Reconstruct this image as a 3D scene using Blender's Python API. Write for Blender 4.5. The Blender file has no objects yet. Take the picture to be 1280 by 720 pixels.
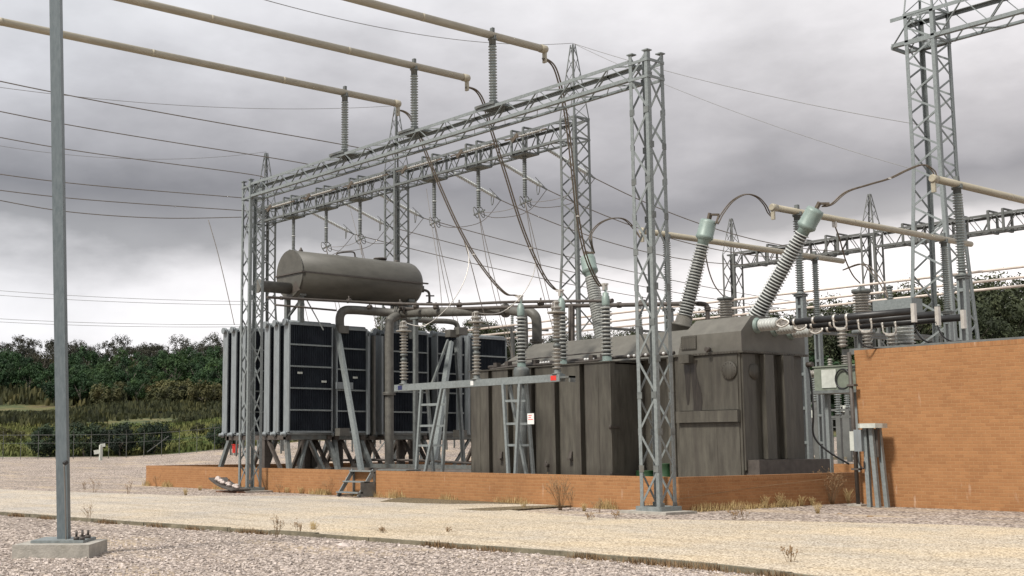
import bpy, math, random
from mathutils import Vector, Matrix, noise as mnoise
random.seed(7)
sc = bpy.context.scene
col = sc.collection
R = math.radians
V = Vector
# ------------------------------------------------------------------ camera
F_PX, PPX, PPY = 1560.0, 510.0, 360.0
PITCH = math.atan(197 / 1560.0); AZ = R(142); ROLL = 0.004; EYE = 1.65
fh = V((math.cos(AZ), math.sin(AZ), 0)); rt = V((math.sin(AZ), -math.cos(AZ), 0)); ZZ = V((0, 0, 1))
fw = math.cos(PITCH) * fh + math.sin(PITCH) * ZZ
up = -math.sin(PITCH) * fh + math.cos(PITCH) * ZZ
cX = math.cos(ROLL) * rt - math.sin(ROLL) * up
cY = math.sin(ROLL) * rt + math.cos(ROLL) * up
CAM = V((0, 0, EYE))
cam = bpy.data.cameras.new('camera'); co = bpy.data.objects.new('camera', cam); col.objects.link(co)
cam.sensor_fit = 'HORIZONTAL'; cam.sensor_width = 36.0
cam.lens = F_PX / 1280 * 36.0
cam.shift_x = (640 - PPX) / 1280.0
cam.clip_start = 0.1; cam.clip_end = 4000
co.matrix_world = Matrix(((cX.x, cY.x, -fw.x, 0), (cX.y, cY.y, -fw.y, 0), (cX.z, cY.z, -fw.z, EYE), (0, 0, 0, 1)))
sc.camera = co
# surveying helpers: turn a sighting (in photo pixels) plus a known distance into metres
def ray(x, y): return fw + cX * ((x - PPX) / F_PX) - cY * ((y - PPY) / F_PX)
def onZ(x, y, z=0.0): d = ray(x, y); return CAM + d * ((z - EYE) / d.z)
def onY(x, y, Y): d = ray(x, y); return CAM + d * (Y / d.y)
def onX(x, y, X): d = ray(x, y); return CAM + d * (X / d.x)
def at(x, y, D): d = ray(x, y); return CAM + d * (D / d.dot(fh))
def smooth(a, b, t):
    t = max(0.0, min(1.0, (t - a) / (b - a))); return t * t * (3 - 2 * t)

# ------------------------------------------------------------------ mesh builder
class MB:
    def __init__(self): self.v = []; self.f = []; self.s = []
    def quad(self, *p, sm=False):
        n = len(self.v); self.v += [tuple(q) for q in p]; self.f.append(tuple(range(n, n + len(p)))); self.s.append(sm); return self
    def bar(self, p, q, a, b, u=None):
        p = V(p); q = V(q); d = q - p
        if d.length < 1e-6: return self
        d.normalize()
        if u is None: u = ZZ if abs(d.z) < 0.9 else V((1, 0, 0))
        u = V(u); u = (u - d * u.dot(d))
        if u.length < 1e-5: u = d.orthogonal()
        u.normalize(); w = d.cross(u); n = len(self.v)
        for e in (p, q):
            for i, j in ((-1, -1), (1, -1), (1, 1), (-1, 1)):
                self.v.append(tuple(e + u * (i * a / 2) + w * (j * b / 2)))
        for f in ((3, 2, 1, 0), (4, 5, 6, 7), (0, 1, 5, 4), (1, 2, 6, 5), (2, 3, 7, 6), (3, 0, 4, 7)):
            self.f.append(tuple(n + k for k in f)); self.s.append(False)
        return self
    def angle(self, p, q, w, t, u, v):
        u = V(u).normalized(); v = V(v).normalized(); p = V(p); q = V(q)
        self.bar(p + u * w / 2, q + u * w / 2, w, t, u)
        self.bar(p + v * (w / 2 + t / 2), q + v * (w / 2 + t / 2), w - t * .2, t * .9, v)
        return self
    def box(self, lo, hi):
        x0, y0, z0 = lo; x1, y1, z1 = hi; n = len(self.v)
        self.v += [(x0, y0, z0), (x1, y0, z0), (x1, y1, z0), (x0, y1, z0), (x0, y0, z1), (x1, y0, z1), (x1, y1, z1), (x0, y1, z1)]
        for f in ((3, 2, 1, 0), (4, 5, 6, 7), (0, 1, 5, 4), (1, 2, 6, 5), (2, 3, 7, 6), (3, 0, 4, 7)):
            self.f.append(tuple(n + k for k in f)); self.s.append(False)
        return self
    def lathe(self, p, axis, prof, n=14, caps=True):
        p = V(p); d = V(axis).normalized(); u = d.orthogonal().normalized(); w = d.cross(u); b = len(self.v)
        for r, h in prof:
            for k in range(n):
                a = 2 * math.pi * k / n
                self.v.append(tuple(p + d * h + (u * math.cos(a) + w * math.sin(a)) * r))
        for i in range(len(prof) - 1):
            for k in range(n):
                k2 = (k + 1) % n
                self.f.append((b + i * n + k, b + i * n + k2, b + (i + 1) * n + k2, b + (i + 1) * n + k)); self.s.append(True)
        if caps:
            self.f.append(tuple(b + k for k in reversed(range(n)))); self.s.append(False)
            self.f.append(tuple(b + (len(prof) - 1) * n + k for k in range(n))); self.s.append(False)
        return self
    def cyl(self, p, q, r, n=12, r2=None):
        p = V(p); q = V(q); return self.lathe(p, q - p, [(r, 0), (r if r2 is None else r2, (q - p).length)], n)
    def tube(self, pts, r, n=6, res=6):
        P = [V(p) for p in pts]
        if len(P) > 2 and res > 1:
            Q = []
            for i in range(len(P) - 1):
                p0 = P[max(0, i - 1)]; p1 = P[i]; p2 = P[i + 1]; p3 = P[min(len(P) - 1, i + 2)]
                for k in range(res):
                    t = k / res
                    Q.append(0.5 * ((2 * p1) + (p2 - p0) * t + (2 * p0 - 5 * p1 + 4 * p2 - p3) * t * t + (3 * p1 - p0 - 3 * p2 + p3) * t ** 3))
            Q.append(P[-1]); P = Q
        b = len(self.v); m = len(P); u = None
        for i, p in enumerate(P):
            d = (P[min(m - 1, i + 1)] - P[max(0, i - 1)])
            if d.length < 1e-7: d = V((0, 0, 1))
            d.normalize()
            if u is None: u = d.orthogonal().normalized()
            u = (u - d * u.dot(d)); u = u.normalized() if u.length > 1e-5 else d.orthogonal().normalized()
            w = d.cross(u)
            for k in range(n):
                a = 2 * math.pi * k / n
                self.v.append(tuple(p + (u * math.cos(a) + w * math.sin(a)) * r))
        for i in range(m - 1):
            for k in range(n):
                k2 = (k + 1) % n
                self.f.append((b + i * n + k, b + i * n + k2, b + (i + 1) * n + k2, b + (i + 1) * n + k)); self.s.append(True)
        self.f.append(tuple(b + k for k in reversed(range(n)))); self.s.append(False)
        self.f.append(tuple(b + (m - 1) * n + k for k in range(n))); self.s.append(False)
        return self
    def prism(self, poly, z0, z1):
        n = len(poly); b = len(self.v)
        self.v += [(p[0], p[1], z0) for p in poly] + [(p[0], p[1], z1) for p in poly]
        self.f.append(tuple(b + k for k in reversed(range(n)))); self.f.append(tuple(b + n + k for k in range(n)))
        self.s += [False, False]
        for k in range(n):
            k2 = (k + 1) % n; self.f.append((b + k, b + k2, b + n + k2, b + n + k)); self.s.append(False)
        return self
    def build(self, name, m, parent=None, loc=(0, 0, 0)):
        o = V(loc); me = bpy.data.meshes.new(name)
        me.from_pydata([(x - o.x, y - o.y, z - o.z) for x, y, z in self.v], [], self.f)
        me.polygons.foreach_set('use_smooth', self.s); me.materials.append(m); me.update()
        ob = bpy.data.objects.new(name, me); col.objects.link(ob)
        if parent is not None: ob.parent = parent
        else: ob.location = loc
        return ob

def tag(o, label=None, cat=None, group=None, kind=None):
    if label: o['label'] = label
    if cat: o['category'] = cat
    if group: o['group'] = group
    if kind: o['kind'] = kind
    return o
class Thing:
    def __init__(s, name, label, cat, loc, group=None):
        s.o = bpy.data.objects.new(name, None); col.objects.link(s.o); s.o.location = loc; s.loc = V(loc)
        s.o.empty_display_size = 0.2; tag(s.o, label, cat, group)
    def part(s, name, mb, m, under=None, label=None):
        ob = mb.build(name, m, under if under is not None else s.o, s.loc)
        if label: ob['label'] = label
        return ob
def each(t, name, mb, m, under=None):
    # every loose piece of mb becomes a part of its own
    par = list(range(len(mb.v)))
    def fd(i):
        while par[i] != i: par[i] = par[par[i]]; i = par[i]
        return i
    for f in mb.f:
        for k in f[1:]: par[fd(k)] = fd(f[0])
    gr = {}
    for f, sm_ in zip(mb.f, mb.s): gr.setdefault(fd(f[0]), []).append((f, sm_))
    for root, fs in gr.items():
        ids = sorted({k for f, _ in fs for k in f}); mp_ = {k: i for i, k in enumerate(ids)}; q = MB(); q.v = [mb.v[k] for k in ids]
        for f, sm_ in fs: q.f.append(tuple(mp_[k] for k in f)); q.s.append(sm_)
        t.part(name, q, m, under)
def single(name, mb, m, label, cat, loc, group=None): return tag(mb.build(name, m, None, loc), label, cat, group)
def struct(name, mb, m, loc=(0, 0, 0)): return tag(mb.build(name, m, None, loc), kind='structure')
def dup(o, loc, label=None, cat=None, rz=None, scale=None):
    r = o.copy(); col.objects.link(r); r.location = loc
    if label: r['label'] = label
    if cat: r['category'] = cat
    if rz is not None: r.rotation_euler.z = rz
    if scale is not None: r.scale = scale
    for ch in list(o.children):
        c = ch.copy(); col.objects.link(c); c.parent = r
        for g in list(ch.children):
            d = g.copy(); col.objects.link(d); d.parent = c
    return r

# ------------------------------------------------------------------ materials
def newmat(name):
    m = bpy.data.materials.new(name); m.use_nodes = True; nt = m.node_tree
    b = nt.nodes['Principled BSDF']; return m, nt, b
def N(nt, t, **kw):
    n = nt.nodes.new(t)
    for k, v in kw.items(): setattr(n, k, v)
    return n
def ramp(nt, stops, interp='LINEAR'):
    r = N(nt, 'ShaderNodeValToRGB'); cr = r.color_ramp; cr.interpolation = interp
    while len(cr.elements) < len(stops): cr.elements.new(0.5)
    for e, (p, c) in zip(cr.elements, stops): e.position = p; e.color = (c[0], c[1], c[2], 1)
    return r
def surf(name, c0, c1, scale=3.0, rough=0.6, metal=0.0, stretch=(1, 1, 1), bump=0.0, bscale=40.0, stain=None, stain_amt=0.55, detail=6, r2=None):
    m, nt, b = newmat(name); L = nt.links
    tc = N(nt, 'ShaderNodeTexCoord'); mp = N(nt, 'ShaderNodeMapping'); mp.inputs['Scale'].default_value = stretch
    L.new(tc.outputs['Object'], mp.inputs[0])
    n1 = N(nt, 'ShaderNodeTexNoise'); n1.inputs['Scale'].default_value = scale; n1.inputs['Detail'].default_value = detail; n1.inputs['Roughness'].default_value = 0.62
    L.new(mp.outputs[0], n1.inputs['Vector'])
    r = ramp(nt, [(0.32, c0), (0.68, c1)]); L.new(n1.outputs['Fac'], r.inputs[0]); out = r.outputs[0]
    if stain:
        n2 = N(nt, 'ShaderNodeTexNoise'); n2.inputs['Scale'].default_value = scale * 0.37; n2.inputs['Detail'].default_value = 8; n2.inputs['Roughness'].default_value = 0.7
        mp2 = N(nt, 'ShaderNodeMapping'); mp2.inputs['Scale'].default_value = (stretch[0], stretch[1], stretch[2] * 0.35); mp2.inputs['Location'].default_value = (3.1, 7.7, 1.3)
        L.new(tc.outputs['Object'], mp2.inputs[0]); L.new(mp2.outputs[0], n2.inputs['Vector'])
        rr = ramp(nt, [(0.52, (0, 0, 0)), (0.72, (stain_amt,) * 3)]); L.new(n2.outputs['Fac'], rr.inputs[0])
        mx = N(nt, 'ShaderNodeMix', data_type='RGBA'); L.new(rr.outputs[0], mx.inputs[0]); L.new(out, mx.inputs[6]); mx.inputs[7].default_value = (*stain, 1); out = mx.outputs[2]
    L.new(out, b.inputs['Base Color']); b.inputs['Roughness'].default_value = rough; b.inputs['Metallic'].default_value = metal
    if r2 is not None:
        mr = N(nt, 'ShaderNodeMapRange'); L.new(n1.outputs['Fac'], mr.inputs[0]); mr.inputs[3].default_value = rough; mr.inputs[4].default_value = r2; L.new(mr.outputs[0], b.inputs['Roughness'])
    if bump:
        n3 = N(nt, 'ShaderNodeTexNoise'); n3.inputs['Scale'].default_value = bscale; n3.inputs['Detail'].default_value = 4
        L.new(tc.outputs['Object'], n3.inputs['Vector']); bp = N(nt, 'ShaderNodeBump'); bp.inputs['Strength'].default_value = bump; bp.inputs['Distance'].default_value = 0.02
        L.new(n3.outputs['Fac'], bp.inputs['Height']); L.new(bp.outputs[0], b.inputs['Normal'])
    return m
M = {}
M['galv'] = surf('galvanised_steel', (.165, .185, .185), (.235, .26, .26), 14, .5, .2, stain=(.13, .135, .125), stain_amt=.45, bump=.15, r2=.7)
M['galvd'] = surf('weathered_steel', (.10, .11, .108), (.17, .185, .18), 5, .6, .2, stain=(.12, .09, .06), stain_amt=.5)
M['far'] = surf('dull_steel', (.085, .09, .085), (.14, .145, .14), 1, .65, .1)
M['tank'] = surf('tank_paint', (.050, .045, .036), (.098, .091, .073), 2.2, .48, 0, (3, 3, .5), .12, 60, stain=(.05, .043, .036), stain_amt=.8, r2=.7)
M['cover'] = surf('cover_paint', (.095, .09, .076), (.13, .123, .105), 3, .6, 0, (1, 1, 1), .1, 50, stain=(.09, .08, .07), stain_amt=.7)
M['conserv'] = surf('conservator_paint', (.060, .057, .047), (.09, .086, .073), 2.0, .42, 0, (1.5, .6, 1.5), .1, 40, stain=(.07, .065, .055), stain_amt=.6, r2=.62)
M['pipe'] = surf('pipe_paint', (.08, .077, .068), (.13, .125, .11), 4, .55, 0, stain=(.06, .05, .04))
M['darkpipe'] = surf('dark_pipe_paint', (.05, .042, .036), (.085, .072, .062), 5, .6)
M['rad'] = None
M['radframe'] = surf('radiator_frame_paint', (.17, .19, .20), (.23, .255, .265), 4, .55, .1, (2, 2, .6), stain=(.13, .12, .10), stain_amt=.6)
M['alu'] = surf('weathered_aluminium_tube', (.30, .27, .205), (.39, .355, .275), 3, .55, .15, (2, .5, 2), stain=(.26, .23, .17), stain_amt=.5)
M['pinkbus'] = surf('distant_bus_tube', (.50, .44, .39), (.60, .53, .47), 3, .55, .1)
M['porc'] = surf('grey_porcelain', (.19, .215, .21), (.29, .315, .305), 8, .35, 0, stain=(.18, .18, .16), stain_amt=.5)
M['porcl'] = surf('pale_grey_porcelain', (.38, .395, .38), (.50, .515, .49), 8, .3, 0, stain=(.25, .24, .21), stain_amt=.5)
M['porcb'] = surf('brownish_porcelain', (.23, .22, .195), (.32, .305, .275), 8, .35, 0, stain=(.16, .13, .10), stain_amt=.5)
M['gap_shade'] = surf('shed_gap_shade', (.04, .042, .042), (.07, .072, .07), 8, .6)  # near-black tone: shade between the bushing sheds, put into the colour
M['teal'] = surf('pale_teal_metal', (.17, .225, .205), (.23, .285, .26), 5, .5, .1, stain=(.15, .2, .18), stain_amt=.5)
M['copper'] = surf('tarnished_conductor', (.085, .068, .05), (.16, .13, .10), 12, .5, .4)
M['wire'] = surf('oxidised_wire', (.13, .115, .10), (.19, .17, .15), 3, .6, .2)
M['thinwire'] = surf('earth_wire', (.20, .20, .20), (.27, .27, .27), 3, .6, .2)
M['black'] = surf('black_rubber', (.010, .010, .011), (.022, .022, .022), 5, .45)
M['clamp'] = surf('bright_clamp_metal', (.45, .42, .38), (.6, .57, .52), 6, .4, .4)
M['conc'] = surf('weathered_concrete', (.26, .245, .215), (.40, .375, .33), 6, .85, 0, bump=.4, bscale=30, stain=(.2, .19, .15), stain_amt=.6)
M['kerb'] = surf('stained_kerb_concrete', (.085, .075, .05), (.21, .185, .13), 4, .9, 0, bump=.5, bscale=25, stain=(.07, .06, .035), stain_amt=.8)
M['rust'] = surf('rusty_steel', (.10, .05, .03), (.20, .10, .055), 8, .8)
M['stone'] = surf('pale_stone', (.36, .30, .27), (.55, .48, .44), 6, .85)
M['white'] = surf('white_enamel', (.66, .66, .64), (.76, .76, .74), 3, .5)
M['offwhite'] = surf('off_white_paint', (.42, .44, .40), (.53, .55, .50), 5, .5, stain=(.3, .29, .25), stain_amt=.5)
M['greenbox'] = surf('grey_green_enamel', (.14, .16, .125), (.20, .225, .18), 4, .5, stain=(.1, .09, .07), stain_amt=.6)
M['red'] = surf('red_enamel', (.62, .03, .02), (.72, .05, .035), 4, .5)
M['blue'] = surf('navy_enamel', (.012, .015, .07), (.02, .025, .10), 4, .5)
M['green'] = surf('green_drum_paint', (.015, .045, .018), (.025, .07, .028), 4, .45)
M['bark'] = surf('eucalypt_bark', (.10, .085, .07), (.26, .23, .20), 6, .9, bump=.5)
M['strap'] = surf('dry_stem', (.16, .10, .05), (.26, .17, .09), 5, .9)
M['straw'] = surf('dry_straw', (.40, .29, .13), (.52, .40, .20), 5, .9)

def mat_rad():
    m, nt, b = newmat('radiator_fins'); L = nt.links; tc = N(nt, 'ShaderNodeTexCoord')
    sp = N(nt, 'ShaderNodeSeparateXYZ'); L.new(tc.outputs['Object'], sp.inputs[0])
    ad = N(nt, 'ShaderNodeMath', operation='ADD'); L.new(sp.outputs[0], ad.inputs[0]); L.new(sp.outputs[1], ad.inputs[1])
    mu = N(nt, 'ShaderNodeMath', operation='MULTIPLY'); mu.inputs[1].default_value = 2 * math.pi / .09; L.new(ad.outputs[0], mu.inputs[0])
    si = N(nt, 'ShaderNodeMath', operation='SINE'); L.new(mu.outputs[0], si.inputs[0])
    n1 = N(nt, 'ShaderNodeTexNoise'); n1.inputs['Scale'].default_value = 1.7; n1.inputs['Detail'].default_value = 6
    r = ramp(nt, [(.3, (.014, .018, .026)), (.7, (.027, .034, .045))]); L.new(tc.outputs['Object'], n1.inputs['Vector']); L.new(n1.outputs['Fac'], r.inputs[0])
    bp = N(nt, 'ShaderNodeBump'); bp.inputs['Strength'].default_value = .9; bp.inputs['Distance'].default_value = .02; L.new(si.outputs[0], bp.inputs['Height'])
    L.new(bp.outputs[0], b.inputs['Normal']); L.new(r.outputs[0], b.inputs['Base Color']); b.inputs['Roughness'].default_value = .65; b.inputs['Specular IOR Level'].default_value = .25; return m
M['rad'] = mat_rad()

def mat_brick(name, bw, rh, dark=1.0):
    m, nt, b = newmat(name); L = nt.links; ge = N(nt, 'ShaderNodeNewGeometry')
    sp = N(nt, 'ShaderNodeSeparateXYZ'); L.new(ge.outputs['Position'], sp.inputs[0])
    ad = N(nt, 'ShaderNodeMath', operation='ADD'); L.new(sp.outputs[0], ad.inputs[0]); L.new(sp.outputs[1], ad.inputs[1])
    cb = N(nt, 'ShaderNodeCombineXYZ'); L.new(ad.outputs[0], cb.inputs[0]); L.new(sp.outputs[2], cb.inputs[1])
    br = N(nt, 'ShaderNodeTexBrick'); L.new(cb.outputs[0], br.inputs['Vector'])
    br.inputs['Scale'].default_value = 1; br.inputs['Brick Width'].default_value = bw; br.inputs['Row Height'].default_value = rh
    br.inputs['Mortar Size'].default_value = .008; br.inputs['Mortar Smooth'].default_value = .3; br.inputs['Bias'].default_value = -.1
    br.inputs['Color1'].default_value = (.325 * dark, .157 * dark, .062 * dark, 1); br.inputs['Color2'].default_value = (.27 * dark, .124 * dark, .047 * dark, 1); br.inputs['Mortar'].default_value = (.335 * dark, .185 * dark, .082 * dark, 1)
    n1 = N(nt, 'ShaderNodeTexNoise'); n1.inputs['Scale'].default_value = 1.1; n1.inputs['Detail'].default_value = 12; n1.inputs['Roughness'].default_value = .8
    L.new(ge.outputs['Position'], n1.inputs['Vector'])
    r = ramp(nt, [(.26, (.80, .76, .72)), (.5, (.98, .97, .96)), (.72, (1.08, 1.09, 1.11))]); L.new(n1.outputs['Fac'], r.inputs[0])
    mx = N(nt, 'ShaderNodeMix', data_type='RGBA', blend_type='MULTIPLY'); mx.inputs[0].default_value = 1; L.new(br.outputs['Color'], mx.inputs[6]); L.new(r.outputs[0], mx.inputs[7])
    # pale efflorescence streaks
    mp = N(nt, 'ShaderNodeMapping'); mp.inputs['Scale'].default_value = (7, 7, 1.3); L.new(ge.outputs['Position'], mp.inputs[0])
    n2 = N(nt, 'ShaderNodeTexNoise'); n2.inputs['Scale'].default_value = 1.0; n2.inputs['Detail'].default_value = 5; L.new(mp.outputs[0], n2.inputs['Vector'])
    r2 = ramp(nt, [(.66, (0, 0, 0)), (.78, (.5, .5, .5))]); L.new(n2.outputs['Fac'], r2.inputs[0])
    mx2 = N(nt, 'ShaderNodeMix', data_type='RGBA'); L.new(r2.outputs[0], mx2.inputs[0]); L.new(mx.outputs[2], mx2.inputs[6]); mx2.inputs[7].default_value = (.56, .42, .32, 1)
    L.new(mx2.outputs[2], b.inputs['Base Color']); b.inputs['Roughness'].default_value = .85
    bp = N(nt, 'ShaderNodeBump'); bp.inputs['Strength'].default_value = .6; bp.inputs['Distance'].default_value = .008; bp.invert = True
    L.new(br.outputs['Fac'], bp.inputs['Height']); L.new(bp.outputs[0], b.inputs['Normal']); return m
M['brick'] = mat_brick('orange_brick', .24, .086)
M['soldier'] = mat_brick('orange_brick_on_edge', .086, .40)

def mat_gravel(name, scale, cols, tint_scale=.25, tints=((.82, .80, .76), (1.1, 1.08, 1.07)), bumpd=.02, dirt=None):
    m, nt, b = newmat(name); L = nt.links; ge = N(nt, 'ShaderNodeNewGeometry')
    vo = N(nt, 'ShaderNodeTexVoronoi'); vo.inputs['Scale'].default_value = scale; L.new(ge.outputs['Position'], vo.inputs['Vector'])
    sx = N(nt, 'ShaderNodeSeparateXYZ'); L.new(vo.outputs['Color'], sx.inputs[0])
    r = ramp(nt, cols); L.new(sx.outputs[0], r.inputs[0])
    # gaps between stones darkened: crevice shade painted into the colour
    rg = ramp(nt, [(.35, (1, 1, 1)), (.75, (.5, .46, .43))]); L.new(vo.outputs['Distance'], rg.inputs[0])
    mx = N(nt, 'ShaderNodeMix', data_type='RGBA', blend_type='MULTIPLY'); mx.inputs[0].default_value = 1; L.new(r.outputs[0], mx.inputs[6]); L.new(rg.outputs[0], mx.inputs[7])
    n1 = N(nt, 'ShaderNodeTexNoise'); n1.inputs['Scale'].default_value = tint_scale; n1.inputs['Detail'].default_value = 9; n1.inputs['Roughness'].default_value = .65; L.new(ge.outputs['Position'], n1.inputs['Vector'])
    rt_ = ramp(nt, [(.32, tints[0]), (.66, tints[1])]); L.new(n1.outputs['Fac'], rt_.inputs[0])
    m2 = N(nt, 'ShaderNodeMix', data_type='RGBA', blend_type='MULTIPLY'); m2.inputs[0].default_value = 1; L.new(mx.outputs[2], m2.inputs[6]); L.new(rt_.outputs[0], m2.inputs[7]); out = m2.outputs[2]
    if dirt:
        n2 = N(nt, 'ShaderNodeTexNoise'); n2.inputs['Scale'].default_value = .35; n2.inputs['Detail'].default_value = 10; n2.inputs['Roughness'].default_value = .7
        mp = N(nt, 'ShaderNodeMapping'); mp.inputs['Location'].default_value = (11, 5, 0); mp.inputs['Scale'].default_value = (.6, 1.5, 1); L.new(ge.outputs['Position'], mp.inputs[0]); L.new(mp.outputs[0], n2.inputs['Vector'])
        rd = ramp(nt, [(.52, (0, 0, 0)), (.66, (.7, .7, .7))]); L.new(n2.outputs['Fac'], rd.inputs[0])
        m3 = N(nt, 'ShaderNodeMix', data_type='RGBA'); L.new(rd.outputs[0], m3.inputs[0]); L.new(out, m3.inputs[6]); m3.inputs[7].default_value = (*dirt, 1); out = m3.outputs[2]
    L.new(out, b.inputs['Base Color']); b.inputs['Roughness'].default_value = .9
    bp = N(nt, 'ShaderNodeBump'); bp.inputs['Strength'].default_value = 1; bp.inputs['Distance'].default_value = bumpd; bp.invert = True
    L.new(vo.outputs['Distance'], bp.inputs['Height']); L.new(bp.outputs[0], b.inputs['Normal']); return m
GC = [(0, (.04, .033, .028)), (.22, (.17, .135, .115)), (.55, (.385, .325, .285)), (1, (.74, .66, .59))]
M['gravel'] = mat_gravel('pinkish_gravel', 17, GC, dirt=(.46, .36, .24))
M['road'] = mat_gravel('cream_chip_seal', 34, [(0, (.10, .07, .045)), (.10, (.40, .34, .25)), (.5, (.60, .525, .405)), (1, (.74, .67, .54))], .45, ((.86, .88, .94), (1.08, 1.02, .92)), .006)
def road_extra(m):
    nt = m.node_tree; L = nt.links; b = nt.nodes['Principled BSDF']; src = b.inputs['Base Color'].links[0].from_socket; ge = N(nt, 'ShaderNodeNewGeometry')
    def layer(src, scale, mscale, stops, mode, fac, detail=8):
        mp = N(nt, 'ShaderNodeMapping'); mp.inputs['Scale'].default_value = mscale; mp.inputs['Rotation'].default_value = (0, 0, -.07); L.new(ge.outputs['Position'], mp.inputs[0]); n = N(nt, 'ShaderNodeTexNoise'); n.inputs['Scale'].default_value = scale; n.inputs['Detail'].default_value = detail; n.inputs['Roughness'].default_value = .68; L.new(mp.outputs[0], n.inputs['Vector'])
        rr = ramp(nt, stops); L.new(n.outputs['Fac'], rr.inputs[0]); mx = N(nt, 'ShaderNodeMix', data_type='RGBA', blend_type=mode); mx.inputs[0].default_value = fac; L.new(src, mx.inputs[6]); L.new(rr.outputs[0], mx.inputs[7]); return mx.outputs[2]
    o = layer(src, 1.0, (.12, 1.6, 1), [(.34, (.80, .78, .75)), (.5, (1, 1, 1)), (.7, (1.06, 1.05, 1.04))], 'MULTIPLY', .8)
    o = layer(o, 9.0, (1, 1, 1), [(.28, (.62, .58, .52)), (.42, (1, 1, 1)), (.8, (1.05, 1.05, 1.05))], 'MULTIPLY', .9)
    sp = N(nt, 'ShaderNodeSeparateXYZ'); L.new(ge.outputs['Position'], sp.inputs[0]); mr = N(nt, 'ShaderNodeMapRange'); L.new(sp.outputs[0], mr.inputs[0]); mr.inputs[1].default_value = -21; mr.inputs[2].default_value = -32
    mx = N(nt, 'ShaderNodeMix', data_type='RGBA', blend_type='MULTIPLY'); L.new(mr.outputs[0], mx.inputs[0]); L.new(o, mx.inputs[6]); mx.inputs[7].default_value = (.96, 1.0, 1.10, 1); L.new(mx.outputs[2], b.inputs['Base Color'])
road_extra(M['road'])
M['pebble'] = surf('gravel_stone', (.16, .13, .112), (.56, .485, .435), 9, .85, detail=2)

def mat_ground():
    m, nt, b = newmat('rough_grass_ground'); L = nt.links; ge = N(nt, 'ShaderNodeNewGeometry')
    n1 = N(nt, 'ShaderNodeTexNoise'); n1.inputs['Scale'].default_value = .09; n1.inputs['Detail'].default_value = 10; n1.inputs['Roughness'].default_value = .7
    L.new(ge.outputs['Position'], n1.inputs['Vector'])
    r = ramp(nt, [(.36, (.026, .045, .010)), (.47, (.055, .072, .020)), (.55, (.12, .105, .036)), (.68, (.07, .05, .025))]); L.new(n1.outputs['Fac'], r.inputs[0])
    n2 = N(nt, 'ShaderNodeTexNoise'); n2.inputs['Scale'].default_value = 3; n2.inputs['Detail'].default_value = 5; L.new(ge.outputs['Position'], n2.inputs['Vector'])
    r2 = ramp(nt, [(.3, (.7, .7, .7)), (.7, (1.2, 1.2, 1.2))]); L.new(n2.outputs['Fac'], r2.inputs[0])
    mx = N(nt, 'ShaderNodeMix', data_type='RGBA', blend_type='MULTIPLY'); mx.inputs[0].default_value = 1; L.new(r.outputs[0], mx.inputs[6]); L.new(r2.outputs[0], mx.inputs[7])
    L.new(mx.outputs[2], b.inputs['Base Color']); b.inputs['Roughness'].default_value = 1; return m
M['ground'] = mat_ground()

def mat_leaf(name, c0, c1, c2, sc_=.5):
    m, nt, b = newmat(name); L = nt.links; ge = N(nt, 'ShaderNodeNewGeometry'); oi = N(nt, 'ShaderNodeObjectInfo')
    n1 = N(nt, 'ShaderNodeTexNoise'); n1.inputs['Scale'].default_value = sc_; n1.inputs['Detail'].default_value = 4; L.new(ge.outputs['Position'], n1.inputs['Vector'])
    r = ramp(nt, [(.3, c0), (.5, c1), (.72, c2)]); L.new(n1.outputs['Fac'], r.inputs[0])
    hs = N(nt, 'ShaderNodeHueSaturation'); L.new(r.outputs[0], hs.inputs['Color'])
    mr = N(nt, 'ShaderNodeMapRange'); L.new(oi.outputs['Random'], mr.inputs[0]); mr.inputs[3].default_value = .65; mr.inputs[4].default_value = 1.3; L.new(mr.outputs[0], hs.inputs['Value'])
    mh = N(nt, 'ShaderNodeMapRange'); L.new(oi.outputs['Random'], mh.inputs[0]); mh.inputs[3].default_value = .52; mh.inputs[4].default_value = .47; L.new(mh.outputs[0], hs.inputs['Hue'])
    L.new(hs.outputs[0], b.inputs['Base Color']); b.inputs['Roughness'].default_value = .8
    tr = N(nt, 'ShaderNodeBsdfTranslucent'); L.new(hs.outputs[0], tr.inputs['Color']); ms = N(nt, 'ShaderNodeMixShader'); ms.inputs[0].default_value = .2
    L.new(b.outputs[0], ms.inputs[1]); L.new(tr.outputs[0], ms.inputs[2]); L.new(ms.outputs[0], nt.nodes['Material Output'].inputs['Surface']); return m
M['leafd'] = mat_leaf('eucalypt_leaves', (.014, .014, .009), (.028, .030, .017), (.055, .052, .03))
M['leafg'] = mat_leaf('green_wattle_leaves', (.008, .026, .007), (.019, .055, .014), (.045, .095, .024))
M['leafs'] = mat_leaf('scrub_leaves', (.018, .022, .007), (.05, .055, .016), (.11, .10, .032), .35)
M['leafy'] = mat_leaf('yellowish_scrub_leaves', (.04, .048, .015), (.085, .09, .028), (.14, .125, .045), .4)
M['leafh'] = mat_leaf('garden_shrub_leaves', (.006, .016, .008), (.013, .03, .013), (.026, .05, .02), .9)

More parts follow.
